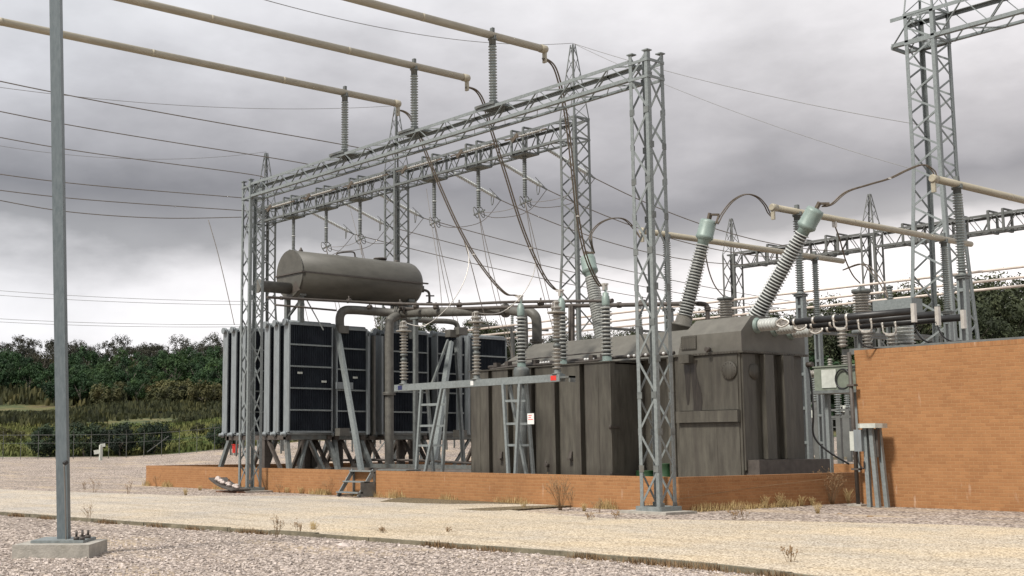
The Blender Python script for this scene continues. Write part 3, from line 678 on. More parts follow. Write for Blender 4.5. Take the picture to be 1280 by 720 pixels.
q = onY(861.5, 428.5, 29.97); pl = MB().box((q.x - .29, 29.93, q.z - .2), (q.x + .29, 29.968, q.z + .2)); pp = TF.part('bolted_plate', pl, M['tank'], ec)
bl = MB()
for i in range(7):
    for s in (-1, 1): bl.box((q.x - .25 + i * .083 - .012, 29.912, q.z + s * .165 - .012), (q.x - .25 + i * .083 + .012, 29.93, q.z + s * .165 + .012))
for i in range(4):
    for s in (-1, 1): bl.box((q.x + s * .26 - .012, 29.912, q.z - .1 + i * .066 - .012), (q.x + s * .26 + .012, 29.93, q.z - .1 + i * .066 + .012))
each(TF, 'bolt', bl, M['pipe'], pp)
q = onY(887, 437, 29.9); TF.part('valve', MB().cyl((q.x, 29.9, q.z), (q.x, 29.72, q.z), .07, 10).cyl((q.x, 29.78, q.z - .09), (q.x, 29.78, q.z + .07), .03, 8), M['darkpipe'])
q = onY(857, 449, 29.8); TF.part('terminal_box', MB().box((q.x - .2, 29.7, q.z - .12), (q.x + .2, 29.96, q.z + .12)), M['tank'])
# oil stain running down the end tank: a thin film with its own ragged outline
rn = random.Random(4)
def stain(pts, Y):
    s = MB(); L_ = []; R_ = []
    for (x, xr, y) in pts: a = onY(x, y, Y); b = onY(xr, y, Y); L_.append(a); R_.append(b)
    for i in range(len(L_) - 1): s.quad(L_[i], L_[i + 1], R_[i + 1], R_[i])
    return s
M['oil'] = surf('oil_film', (.022, .018, .015), (.045, .038, .031), 5, .38, 0, (4, 4, .5))
TF.part('oil_stain', stain([(862, 872, 450), (863, 870, 460), (864, 871, 470), (865, 874, 480), (866, 877, 492), (867, 878, 503), (867, 877, 512), (868, 876, 520.2)], 29.955), M['oil'])
TF.part('oil_stain', stain([(855, 862, 456), (856, 863, 470), (857, 862.5, 485), (858, 862, 498), (859, 861, 506)], 29.957), M['oil'])
# conduit and small caps along the edge of the sloping cover
cd = MB().tube([(-33.9, 30.2, 4.46), (-31, 30.2, 4.47), (-28, 30.2, 4.46), (-25.3, 30.2, 4.46)], .06, 8); TF.part('conduit', cd, M['darkpipe'])
cd = MB().tube([(-33.6, 30.0, 4.36), (-31.9, 29.95, 4.40), (-29.0, 30.0, 4.38), (-27.6, 29.95, 4.42)], .045, 7); TF.part('conduit', cd, M['darkpipe'])
cd = MB().tube([(-33.2, 30.38, 4.62), (-31.4, 30.36, 4.66), (-28.4, 30.42, 4.7)], .022, 6); TF.part('conduit', cd, M['darkpipe'])
for i, x in enumerate([-27.0 + .24 * k for k in range(8)] + [-31.0 + .13 * k for k in range(4)] + [-28.9 + .12 * k for k in range(4)]):
    TF.part('cable_gland', MB().lathe((x, 30.02, 4.42), (0, -.5, .85), [(.045, 0), (.045, .06), (.02, .08)], 8), M['white'])
for x in (-33.3, -32.7, -31.3, -28.6, -28.1): TF.part('junction_box', MB().box((x - .09, 29.95, 4.42), (x + .09, 30.15, 4.58)), M['darkpipe'])
fb_ = MB()
for i in range(22): fb_.lathe((-25.1 + i * .113, 29.905, 4.333), (0, -1, 0), [(.016, 0), (.016, .02)], 6)
for i in range(26): fb_.lathe((-22.52, 30.05 + i * .118, 4.333), (1, 0, 0), [(.016, 0), (.016, .02)], 6)
each(TF, 'bolt', fb_, M['darkpipe'], ec)
TF.part('weld_seam', MB().bar((-23.6, 29.964, .36), (-23.6, 29.964, 2.27), .022, .012), M['tank'], blk)
for x in (-33.05, -30.85, -27.4): TF.part('weld_seam', MB().bar((x, 28.998, .36), (x, 28.998, 4.2), .02, .012), M['tank'], fcp)
for x, z in ((-29.7, 1.0), (-32.0, .62)): TF.part('drain_valve', MB().cyl((x, 29.0, z), (x, 28.86, z), .06, 12).cyl((x, 28.9, z - .05), (x, 28.9, z + .14), .02, 8), M['darkpipe'], fcp)
# low-voltage bushings
LV_X = (-31.48, -29.50, -27.5); LVT = []
for X in LV_X:
    b = V((X, 29.55, 4.262)); ps = TF.part('bushing', MB().lathe(b, ZZ, sheds(.2, 1.82, .115, .185, .125), 20), M['porcl']); TF.part('gap_shade_sleeve', MB().lathe(b, ZZ, [(.125, .21), (.125, 1.81)], 18), M['gap_shade'], ps)  # inner dark cylinder added to deepen the shade between sheds
    TF.part('base_flange', MB().lathe(b, ZZ, [(.26, 0), (.26, .04), (.15, .06), (.15, .2)], 18), M['teal'], ps)
    TF.part('metal_cap', MB().lathe(b, ZZ, [(.12, 1.82), (.125, 1.86), (.125, 2.12), (.10, 2.15), (.10, 2.24), (.035, 2.26), (.035, 2.42)], 16), M['teal'], ps)
    TF.part('terminal', MB().bar(b + V((-.02, 0, 2.33)), b + V((-.02, 0, 2.55)), .09, .16).bar(b + V((-.2, 0, 2.52)), b + V((.08, 0, 2.52)), .05, .12), M['clamp'], ps); LVT.append(b + V((-.16, 0, 2.55)))
tx_ = onY(652, 470, 28.6).x; TF.part('turret', MB().lathe((tx_, 28.6, 3.7), ZZ, [(.27, 0), (.27, .42), (.25, .48), (.18, .53), (.02, .55)], 20).cyl((tx_, 28.6, .3), (tx_, 28.6, 3.7), .16, 12), M['galvd'])
# high-voltage bushings: long dark-and-white striped, fanned out
HVB = [((757, 440), (739, 346), (738, 322), 32.0, 32.4), ((852, 412), (878.5, 305), (884, 284), 32.0, 32.4), ((934, 416), (1003.5, 291), (1017, 266), 32.0, 32.3)]; HVT = []
for a, c, e, ya, yb in HVB:
    p = onY(*a, ya); q = onY(*c, yb); r_ = onY(*e, yb); ax = (q - p).normalized(); Lh = (q - p).length
    k0 = .45
    ps = TF.part('bushing', MB().lathe(p, ax, sheds(k0, Lh, .20, .285, .098, .22), 22), M['porcl'])
    TF.part('gap_shade_sleeve', MB().lathe(p, ax, [(.218, k0 + .01), (.172, Lh - .01)], 20), M['gap_shade'], ps)  # tapered dark sleeve, painted shade for the gaps between sheds
    TF.part('turret', MB().lathe(p, ax, [(.34, -.35), (.34, .1), (.38, .1), (.38, .16), (.27, .2), (.26, k0)], 22), M['cover'], ps)
    TF.part('metal_cap', MB().lathe(q, ax, [(.18, -.05), (.18, .10), (.22, .14), (.285, .20), (.285, .28), (.27, .30), (.27, .72), (.25, .80), (.10, .83), (.05, .84)], 24), M['teal'], ps)
    T = q + ax * .84; TF.part('terminal', MB().bar(T, T + ax * .2, .08, .14).bar(T + ax * .15, T + ax * .15 + rt * .3, .06, .1), M['copper'], ps); HVT.append(T + ax * .16 + rt * .28)
# side bushings leading to the black busbars
SB = ((30.75, 5.13), (31.6, 5.08), (32.4, 5.02)); 
for i, (y, z) in enumerate(SB):
    x0 = -22.6
    ps = TF.part('bushing', MB().lathe((x0, y, z), (1, 0, 0), sheds(.1, .70, .13, .19, .1), 18), M['porcl'])
    TF.part('base_flange', MB().lathe((x0 - .05, y, z), (1, 0, 0), [(.24, 0), (.24, .06), (.2, .08), (.2, .14)], 18), M['teal'], ps)
    TF.part('terminal', MB().cyl((x0 + .70, y, z), (x0 + .84, y, z), .1, 12).bar((x0 + .8, y, z), (x0 + 1.2, y, z + .02), .10, .12), M['clamp'], ps)
    TF.part('flexible_link', MB().tube([(x0 + .76, y - .1, z + .04), (x0 + .95, y - .14, z + .11), (x0 + 1.14, y - .1, z + .04), (x0 + 1.14, y - .12, z - .05), (x0 + .95, y - .14, z - .12), (x0 + .76, y - .1, z - .05)], .03, 6), M['clamp'], ps)
# pipework belonging to the transformer: cooling mains and thin headers
def pipe(name, pts, r, m, fl=(), n=14, res=5):
    o = TF.part(name, MB().tube(pts, r, n, res), m)
    if fl:
        for p, d in fl: d = V(d).normalized(); TF.part('flange', MB().lathe(V(p) - d * .06, d, [(r * 1.45, 0), (r * 1.45, .05), (r * 1.1, .055), (r * 1.1, .065), (r * 1.45, .07), (r * 1.45, .12)], n), m, o)
    return o
A0 = at(425, 410, 52.6); mainp = [A0, at(425, 396, 52.6), at(430, 388.5, 52.7), at(442, 387.5, 52.8), at(470, 389.5, 53.2), at(500, 391.5, 53.2), at(540, 390.5, 51.6), at(600, 389, 49.6), at(640, 388, 48.3), at(657, 388, 47.8), at(668, 394, 47.5), at(671, 406, 47.5), at(671, 436, 47.5)]
pipe('cooling_pipe', mainp, .19, M['pipe'], [(A0, ZZ), (at(494, 391.3, 53.2), at(500, 391.5, 53.2) - at(470, 389.5, 53.2)), (at(503, 391.4, 53.1), at(540, 390.5, 51.6) - at(500, 391.5, 53.2)), (at(632, 388.2, 48.5), at(640, 388, 48.3) - at(600, 389, 49.6)), (at(671, 426, 47.5), ZZ)])
pipe('cooling_pipe', [at(640, 389, 47.2), at(650, 391, 46.9), at(654, 398, 46.8), at(655, 440, 46.8)], .17, M['pipe'])
pipe('cooling_pipe', [at(497, 395, 52.9), at(489, 399, 52.6), at(486.5, 410, 52.5), at(486.5, 480, 52.5), at(486.5, 560, 52.5), at(486.5, 582, 52.5)], .19, M['pipe'], [(at(486.5, 492, 52.5), ZZ)])
pipe('cooling_pipe', [at(505, 399, 53.5), at(540, 401, 54.5), at(562, 402, 55), at(571, 406, 55.2), at(572.5, 420, 55.2)], .12, M['pipe'], [(at(572.5, 411, 55.2), ZZ)])
pipe('header_pipe', [at(334, 371.5, 49), at(370, 373.5, 50), at(470, 378.5, 52), at(560, 380.5, 49), at(640, 377.5, 46), at(762, 376, 42)], .055, M['darkpipe'], [(at(352, 372.5, 49.5), (0, 1, 0)), (at(764, 376, 42), (1, 0, 0))], n=10)
pipe('header_pipe', [at(344, 381, 50), at(420, 388, 51.5)], .04, M['darkpipe'], n=8)
pipe('header_pipe', [at(500, 386, 53), at(570, 386, 50.5), at(640, 384, 47.5), at(700, 382.5, 45.5), at(780, 381.2, 43), at(860, 379.6, 41), at(878, 379.8, 40.7), at(884, 383, 40.6), at(884.5, 392, 40.6), at(884.5, 410, 40.6)], .075, M['darkpipe'], [(at(774, 381.3, 43.2), at(780, 381.2, 43) - at(700, 382.5, 45.5)), (at(884.5, 386, 40.6), ZZ)], n=10)
for x, y, D in ((436, 376, 52), (462, 384, 52), (500, 380, 52.5), (520, 383, 51.8), (574, 381, 49.5), (545, 384, 51), (676, 379, 45), (803, 378, 42.5), (700, 378, 45)):
    TF.part('valve', MB().lathe(at(x, y, D), (1, 0, 0), [(.05, -.1), (.10, -.09), (.10, -.05), (.06, 0), (.10, .05), (.10, .09), (.05, .1)], 10).cyl(at(x, y, D), at(x, y, D) + ZZ * .2, .03, 6), M['darkpipe'])
for x, y0, y1, D in ((500, 381, 386, 52.8), (712, 383, 428, 45), (505, 383, 392, 52.7)):
    TF.part('pipe_support', MB().cyl(at(x, y0, D), at(x, y1, D), .05, 8), M['darkpipe'])
each(TF, 'pipe_support', MB().bar(at(700, 432, 45), at(700, 382, 45), .12, .12).bar(at(716, 432, 44.5), at(716, 382, 44.5), .1, .1), M['darkpipe'])
for x, y0, y1, D in ((519.5, 398, 582, 50.5),):
    TF.part('pipe_support', MB().bar(at(x, y1, D), at(x, y0, D), .16, .16, (1, 0, 0)).bar(at(x, y0, D) - V((.25, 0, 0)), at(x, y0, D) + V((.25, 0, 0)), .08, .2), M['galvd'])
TF.part('cable', MB().tube([(-22.5, 33.0, 4.1), (-22.42, 33.05, 3.6), (-22.35, 33.0, 2.6), (-22.4, 33.05, 1.9), (-22.1, 33.25, 1.45), (-21.6, 33.6, 1.05)], .03, 6), M['black'])
TF.part('valve', MB().cyl((-22.5, 33.0, 4.05), (-22.3, 33.0, 4.05), .08, 10), M['darkpipe'])
single('oil_drum', MB().lathe((-25.75, 30.05, .05), ZZ, [(.29, 0), (.29, .28), (.305, .3), (.29, .32), (.29, .58), (.305, .6), (.29, .62), (.29, 1.0), (.30, 1.02), (.27, 1.02), (.27, .99), (.02, .99)], 22), M['green'], 'green steel drum half hidden in the gap between the transformer tanks', 'drum', (-25.75, 30.05, .05))
single('oil_drum', MB().lathe((-26.38, 29.95, .05), ZZ, [(.29, 0), (.29, .28), (.305, .3), (.29, .32), (.29, .58), (.305, .6), (.29, .62), (.29, .78), (.30, .8), (.27, .8), (.27, .77), (.02, .77)], 22), M['green'], 'shorter green drum beside the front compartment of the transformer', 'drum', (-26.38, 29.95, .05))

# ------------------------------------------------------------------ surge arresters on their trestle beam
BYA = 26.3
bL = onY(496, 483, BYA); bR = onY(703, 476, BYA); zb = 3.62
AB = Thing('arrester_stand', 'long grey steel crossbeam on two ladder-like trestles in front of the transformer', 'stand', (bL.x, BYA, 0))
AB.part('crossbeam', MB().box((bL.x, BYA - .12, zb - .11), (bR.x, BYA + .12, zb + .11)), M['galv'])
for px, m_, wd in ((500, M['blue'], .19), (590, M['white'], .10), (692, M['red'], .19)):
    q = onY(px, 480, BYA - .12); AB.part('phase_marker', MB().box((q.x - wd / 2 - .02, BYA - .128, zb - .07), (q.x + wd / 2 + .02, BYA - .1205, zb + .07)), m_)
AB.part('bracket', MB().box((bR.x, BYA - .1, zb - .02), (bR.x + .42, BYA + .12, zb + .04)).box((bR.x + .36, BYA - .1, zb - .14), (bR.x + .42, BYA + .12, zb + .04)), M['galvd'])
def trestle(xv, xr0, xr1, dy):
    f = MB(); zt = zb - .11; b0 = .2
    for y in (BYA - dy, BYA + dy):
        AB.part('leg', MB().bar((xv, y, b0), (xv, BYA + (y - BYA) * .3, zt), .09, .09, (1, 0, 0)), M['galv'])
        AB.part('leg', MB().bar((xr0, y, b0), (xr1, BYA + (y - BYA) * .3, zt), .09, .09, (1, 0, 0)), M['galv'])
        for z in (.75, 1.65, 2.3, 3.0):
            t_ = (z - b0) / (zt - b0); xr = xr0 + (xr1 - xr0) * t_; yy = BYA + (y - BYA) * (1 - .7 * t_); f.bar((xv, yy, z), (xr, yy, z), .07, .04)
    each(AB, 'rung', f, M['galv'])
x = lambda px, y=560: onY(px, y, BYA).x
trestle(x(531), x(539), x(556, 490), .42)
trestle(x(655), x(649), x(633, 490), .42)
q = onY(664.5, 523.5, BYA - .4)
AB.part('notice_plate', MB().box((q.x - .14, BYA - .44, q.z - .16), (q.x + .14, BYA - .43, q.z + .16)), M['white'])
wr = MB()
for k, (a, b) in enumerate(((-.09, .05), (-.09, .02), (-.10, .10))): wr.box((q.x + a, BYA - .443, q.z + .09 - k * .06), (q.x + b, BYA - .4405, q.z + .11 - k * .06))
AB.part('notice_print', wr, M['red'])
for i, (px, wd) in enumerate(((505, 'left end of the trestle beam by the blue marker'), (596, 'middle of the trestle beam by the white marker'), (697, 'right end of the trestle beam by the red marker'))):
    X = onY(px, 480, BYA).x; b = V((X, BYA, zb + .11)); t = Thing('surge_arrester', 'two-stage ribbed surge arrester at the ' + wd, 'arrester', b, 'surge arresters on the trestle beam')
    def ar(z0, z1): return sheds(z0, z1, .085, .148, .105)
    t.part('porcelain', MB().lathe(b, ZZ, ar(.14, .80), 18), M['porcb']); t.part('porcelain', MB().lathe(b, ZZ, ar(1.06, 1.80), 18), M['porcb'])
    t.part('joint_fitting', MB().lathe(b, ZZ, [(.10, .80), (.12, .84), (.12, .88), (.07, .9), (.07, .97), (.13, .99), (.13, 1.03), (.10, 1.06)], 16), M['galvd'])
    t.part('base_flange', MB().lathe(b, ZZ, [(.17, 0), (.17, .03), (.10, .05), (.10, .14)], 16), M['galvd'])
    t.part('top_plate', MB().lathe(b, ZZ, [(.10, 1.80), (.27, 1.82), (.27, 1.86), (.12, 1.88), (.12, 1.95), (.17, 1.97), (.17, 2.0), (.08, 2.03), (.08, 2.12), (.12, 2.14), (.06, 2.2)], 18), M['porcb'])
    st = MB()
    for s in (-1, 1): st.bar(b + V((s * .05, -.14, 1.86)), b + V((s * .05, -.1, 2.16)), .02, .02)
    each(t, 'terminal', st, M['clamp'])

# ------------------------------------------------------------------ cooling radiators
RX = -43.1; RZ0, RZ1 = 2.22, 6.68
DXR = (0, -.78, -1.52, -3.5, -4.28, -5.02)
def radiator_bank(y0, y1, label, zt=RZ1):
    t = Thing('radiator_bank', label, 'radiator', (RX - 2.5, y0, 0), 'radiator banks in a row')
    for k, dx in enumerate(DXR):
        x1 = RX + dx; x0 = x1 - .40
        f = MB().box((x0 + .03, y0 + .06, RZ0 + .05), (x1 - .05, y1 - .05, zt - .08)); yy = y0 + .1
        while yy < y1 - .1 and dx in (0, -3.5):
            f.quad((x1 - .05, yy - .035, RZ0 + .05), (x1 - .004, yy, RZ0 + .05), (x1 - .004, yy, zt - .08), (x1 - .05, yy - .035, zt - .08)); f.quad((x1 - .004, yy, RZ0 + .05), (x1 - .05, yy + .035, RZ0 + .05), (x1 - .05, yy + .035, zt - .08), (x1 - .004, yy, zt - .08)); yy += .085
        fo = t.part('radiator', f, M['rad'])
        e = MB().box((x0, y0, RZ0), (x1 + .012, y0 + .06, zt)); e.box((x0 + .02, y1 - .05, RZ0 + .05), (x1 + .012, y1, zt - .05)); t.part('edge_frame', e, M['radframe'], fo)
        h = MB().box((x0 + .02, y0 + .06, zt - .08), (x1 + .02, y1, zt + .02)); h.cyl((x0 + .2, y0 - .12, zt + .03), (x0 + .2, y1, zt + .03), .09, 10) ; t.part('header', h, M['radframe'], fo); h = MB(); h.box((x0 + .02, y0 + .06, RZ0 - .03), (x1 + .02, y1, RZ0 + .05)); h.cyl((x0 + .2, y0 - .02, RZ0 - .05), (x0 + .2, y1, RZ0 - .05), .09, 10)
        t.part('header', h, M['radframe'], fo)
        v = MB().lathe((x0 + .2, y0 - .14, zt + .03), (0, 1, 0), [(.14, 0), (.14, .05), (.1, .06), (.1, .09), (.14, .1), (.14, .15)], 12).lathe((x0 + .2, y0 - .04, RZ0 - .08), (0, -1, 0), [(.13, 0), (.13, .06), (.07, .09), (.07, .2), (.03, .21)], 12)
        each(t, 'valve', v, M['radframe'], fo)
        if dx in (0, -3.5):
            s = MB()
            for j in range(1, 5):
                z = RZ0 + (zt - RZ0) * j / 5; s.bar((x1 + .018, y0 + .05, z), (x1 + .018, y1 - .05, z), .065, .035, ZZ)
            each(t, 'strap', s, M['galv'], fo)
    return t
banks = [(27.5, 29.66, 'front'), (29.85, 31.45, 'second'), (32.7, 34.8, 'third'), (35.3, 37.2, 'fourth'), (37.5, 39.5, 'rearmost')]
for a, b, wd in banks: radiator_bank(a, b, '%s of the black finned radiator banks with pale edges left of the transformer' % wd, RZ1 if a < 29 else 6.6)
for (px, py), yy in (((375, 466), 27.5), ((405, 477), 27.5), ((444, 472), 30)):
    q = onX(px, py, RX + .01); single('name_tag', MB().box((RX + .002, q.y - .12, q.z - .04), (RX + .02, q.y + .12, q.z + .04)), M['offwhite'], {375: 'pale metal tag on the front radiator bank, the left one of two', 405: 'pale metal tag on the front radiator bank, the right one of two', 444: 'small pale metal tag on the second radiator bank'}[px], 'tag', (RX, q.y, q.z), 'small radiator tags')
# posts and raking struts between the banks
RF = Thing('steel_trestle', 'grey steel trestles and raking struts carrying the black radiator banks', 'frame', (RX - 2, 27.5, 0))
def rb(a, b, w_, d_, m=M['galvd'], nm='strut', u=(1, 0, 0)): RF.part(nm, MB().bar(a, b, w_, d_, u), m)
for ya, yb in ((27.6, 29.6), (29.95, 31.3), (32.8, 34.7), (35.4, 39.4)):
    for xs in (RX - .3, RX - 4.9):
        f = MB(); f.bar((xs, ya - .1, 2.02), (xs, yb + .1, 2.02), .2, .2, (1, 0, 0)); RF.part('rail', f, M['galvd'])
        rb((xs, ya, 1.92), (xs + (.9 if xs > -45 else -.6), ya - .35, .05), .2, .16, nm='leg'); rb((xs, yb, 1.92), (xs + (.9 if xs > -45 else -.6), yb + .25, .05), .2, .16, nm='leg')
        if ya in (29.95, 32.8) or xs < -45: continue
        ym = (ya + yb) / 2; rb((xs, ym, 1.9), (xs + .5, ya + .1, .05), .13, .1); rb((xs, ym + .1, 1.9), (xs + .5, yb - .1, .05), .13, .1)
    for yy in (ya, yb):
        f = MB(); f.bar((RX - 5.1, yy, 2.0), (RX - .1, yy, 2.0), .18, .2, ZZ); RF.part('rail', f, M['darkpipe'])
        rb((RX - 1.9, yy, 1.9), (RX - 1.9, yy, .05), .28, .28, M['darkpipe'], 'leg')
        rb((RX - 1.7, yy, 1.9), (RX - .2, yy, .1), .14, .12, M['darkpipe'], u=(0, 1, 0)); rb((RX - 2.1, yy, 1.9), (RX - 3.4, yy, .1), .14, .12, M['darkpipe'], u=(0, 1, 0))
rb(at(422, 415, 52.4), at(452, 590, 49.5), .24, .14, M['galv'])
rb(at(563, 428, 54.5), at(541, 588, 51), .26, .16, M['galv']); rb(at(560, 425, 54.5), at(540, 480, 53), .09, .09); rb(at(570, 425, 55), at(580, 590, 53), .16, .12)
for px, D, w_, m in ((460, 53.2, .13, M['radframe']), (467, 53.6, .16, M['pipe']), (476, 54, .26, M['radframe']), (574, 56, .3, M['radframe']), (584, 56, .3, M['radframe'])):
    rb(at(px, 420, D), at(px, 543, D), w_, .1, m, 'post')
for px, py, D in ((427, 412, 52.5), (565, 417, 54.8), (576, 414, 54.8), (428, 540, 52.3), (575, 542, 55)):
    p = at(px, py, D); RF.part('junction_box', MB().box((p.x - .18, p.y - .25, p.z - .16), (p.x + .18, p.y + .25, p.z + .16)), M['pipe'])
p = at(430, 482, 52.4); RF.part('label_plate', MB().box((p.x - .03, p.y - .4, p.z - .14), (p.x + .03, p.y + .45, p.z + .14)), M['radframe'])
each(RF, 'beam', MB().bar((-44, 31.5, .75), (-34, 31.3, .75), .3, .2, ZZ).bar((-48, 28.2, .35), (-36, 28.2, .35), .3, .2, ZZ).bar((-43, 33, .62), (-34.1, 30.8, .62), .22, .2, ZZ), M['galvd'])
single('pump_pipe', MB().tube([(-47, 30.0, .62), (-40, 30.0, .62), (-36, 30.6, .62), (-34.3, 31.0, .62)], .16, 10).tube([(-48, 32.0, 1.0), (-41, 32.0, 1.05), (-37, 32.2, .95), (-34.3, 32.0, .95)], .05, 8), M['darkpipe'], 'dark low pipes running under the radiators behind the brick wall', 'pipe', (-47, 30, .6))

# ------------------------------------------------------------------ conservator tank on posts
CV = Thing('conservator_tank', 'big grey horizontal cylinder with a seam, raised on posts above the radiators', 'tank', (-43.55, 27.8, 0))
cc = V((-43.58, 27.8, 8.76)); rr = .99; yl = 6.55
CV.part('shell', MB().lathe(cc, (0, 1, 0), [(rr, 0), (rr, yl - .42), (rr * .965, yl - .28), (rr * .86, yl - .12), (rr * .7, yl - .02), (rr * .4, yl + .04), (.02, yl + .05)], 48), M['conserv'])
CV.part('end_cap', MB().lathe(cc + V((0, -.02, 0)), (0, 1, 0), [(rr + .015, .0), (rr + .015, .045)], 48), M['conserv'])
sm = MB(); sm.box((cc.x + rr - .01, cc.y - .05, cc.z - .045), (cc.x + rr + .075, cc.y + yl + .02, cc.z + .015)); sm.box((cc.x - rr - .075, cc.y - .05, cc.z - .045), (cc.x - rr + .01, cc.y + yl + .02, cc.z + .015)); sm.box((cc.x - rr - .06, cc.y - .09, cc.z - .04), (cc.x + rr + .06, cc.y - .022, cc.z + .01))
each(CV, 'seam_flange', sm, M['darkpipe'])
each(CV, 'gusset', MB().prism([(cc.x - .2, cc.y - .5), (cc.x - .12, cc.y - .5), (cc.x - .12, cc.y - .02), (cc.x - .2, cc.y - .02)], cc.z - .62, cc.z - .40).quad((cc.x + .5, cc.y - .03, cc.z - .35), (cc.x + .05, cc.y - .03, cc.z - .85), (cc.x + .85, cc.y - .03, cc.z - .75)), M['darkpipe'])
CV.part('sump_pipe', MB().lathe((cc.x + .05, cc.y - 1.6, cc.z - .62), (0, 1, 0), [(.30, 0), (.30, .07), (.24, .09), (.24, 1.6)], 22), M['pipe'])
for (x, y, zt) in ((cc.x + .33, cc.y + .35, cc.z - .9), (cc.x - .62, cc.y + .3, cc.z - .7), (cc.x + .55, cc.y + 5.9, cc.z - .8), (cc.x - .62, cc.y + 5.9, cc.z - .7)):
    CV.part('post', MB().bar((x, y, 6.72 if y < 30 else 6.3), (x, y, zt + .05), .2, .2, (1, 0, 0)).bar((x, y - .15, zt + .02), (x, y + .15, zt + .02), .36, .10, (1, 0, 0)), M['galvd'])
each(CV, 'brace', MB().bar((cc.x - .6, cc.y + .3, 7.0), (cc.x + .5, cc.y + .35, cc.z - 1.0), .09, .09).bar((cc.x + .5, cc.y + .5, 7.7), (cc.x + .9, cc.y + 1.1, 6.4), .05, .05), M['galvd'])
ft = MB(); ft.lathe((cc.x, cc.y + .55, cc.z + rr - .03), ZZ, [(.06, 0), (.10, .06), (.05, .14), (.03, .2)], 10)
ft.tube([(cc.x, cc.y + 2.4, cc.z + rr - .03), (cc.x, cc.y + 2.42, cc.z + rr + .10), (cc.x, cc.y + 3.05, cc.z + rr + .22), (cc.x, cc.y + 3.3, cc.z + rr + .2), (cc.x, cc.y + 3.35, cc.z + rr - .03)], .035, 8); ft.lathe((cc.x, cc.y + 2.4, cc.z + rr - .04), ZZ, [(.1, 0), (.1, .05), (.04, .07)], 10); ft.lathe((cc.x, cc.y + 3.35, cc.z + rr - .04), ZZ, [(.1, 0), (.1, .05), (.04, .07)], 10)
ft.lathe((cc.x, cc.y + 4.7, cc.z + rr - .05), ZZ, [(.2, 0), (.2, .08), (.3, .08), (.3, .14), (.02, .15)], 18); ft.lathe((cc.x, cc.y + 5.6, cc.z + rr - .05), ZZ, [(.1, 0), (.1, .12)], 10)
each(CV, 'top_fitting', ft, M['darkpipe'])
ye = cc.y + yl
CV.part('drain_pipe', MB().tube([(cc.x + .2, ye, cc.z - .15), (cc.x + .25, ye + .35, cc.z - .18), (cc.x + .3, ye + .65, cc.z - .3), (cc.x + .3, ye + .68, cc.z - .75)], .06, 8).lathe((cc.x + .3, ye + .68, cc.z - .78), ZZ, [(.14, 0), (.14, .05)], 10).lathe((cc.x + .25, ye + .3, cc.z - .30), ZZ, [(.1, 0), (.1, .28)], 10).bar((cc.x + .3, ye + .5, cc.z - .45), (cc.x + .3, ye + .95, cc.z - .42), .06, .05), M['darkpipe'])

# ------------------------------------------------------------------ high-voltage yard to the right
HZ = 9.6; HX = (-30.95, -25.15, -19.4); HY = (36.7, 46.3); hn = ('left', 'middle', 'right'); ends = []
for X, wd in zip(HX, hn):
    ya = 35.35; bus_tube('bus_tube', X, ya, 48.4 if X < -20 else 49, HZ, .115, M['alu'], 'beige aluminium tube behind the transformer, %s one of three meeting the striped bushings' % {'left': 'leftmost', 'middle': 'middle', 'right': 'rightmost'}[wd], 'rear bus tubes'); ends.append(V((X, ya, HZ)))
    for Y, dep in zip(HY, ('near', 'far')):
        zt = 6.75; g0 = ground_z(X, Y)
        t = Thing('support_post', 'grey steel post under the %s end of the %s rear bus tube' % (dep, {'left': 'leftmost', 'middle': 'middle', 'right': 'rightmost'}[wd]), 'post', (X, Y, g0), 'steel posts of the rear bus')
        f = MB()
        for s in (-1, 1): f.bar((X + s * .10, Y, g0), (X + s * .10, Y, zt - .1), .08, .22, (1, 0, 0))
        each(t, 'post', f, M['galv'])
        f = MB(); z = g0 + .5
        while z < zt - .3: f.box((X - .08, Y - .115, z), (X + .08, Y + .115, z + .1)); z += 1.15
        each(t, 'batten', f, M['galv']); t.part('top_plate', MB().box((X - .17, Y - .17, zt - .1), (X + .17, Y + .17, zt - .04)).box((X - .2, Y - .2, zt - .03), (X + .2, Y + .2, zt)), M['galvd'])
        post_insulator('post_insulator', 'tall grey ribbed insulator holding up the %s end of the %s rear bus tube' % (dep, {'left': 'leftmost', 'middle': 'middle', 'right': 'rightmost'}[wd]), 'insulator', (X, Y, zt), HZ - .115 - zt, .10, .155, .085, M['porc'], 'post insulators of the rear bus', clamp=.36)
# jumpers from bushing caps to rear tubes (twin flexible conductors)
def jmp(px, p0, p1, D0, D1, label, grp, twin=.07, r=.022, sp=()):
    pts = [p0] + path(px, D0, D1) + [p1]
    return wire('jumper_conductor', pts, r, M['copper'], label, 'jumper', grp, twin=twin, clampm=[pts[i] for i in sp])
e0 = lambda k: ends[k] + V((0, -.03, -.38))
jmp([(738, 300), (740, 290), (750, 279), (765, 273), (780, 274), (791, 284)], HVT[0], e0(0), 44, 46.2, 'arched twin conductor from the left striped bushing to its tube', 'jumpers at the striped bushings')
jmp([(896, 280), (903, 267), (916, 251), (932, 243), (946, 246), (956, 256), (961, 266)], HVT[1], e0(1), 40, 42, 'arched twin conductor from the middle striped bushing to its tube', 'jumpers at the striped bushings', sp=())
jmp([(1029, 258), (1040, 255), (1058, 240), (1085, 231), (1112, 223), (1133, 213), (1152, 206), (1163, 210), (1169, 219)], HVT[2], e0(2), 37, 37, 'long wavy twin conductor from the right striped bushing up to its tube', 'jumpers at the striped bushings', sp=(5,))
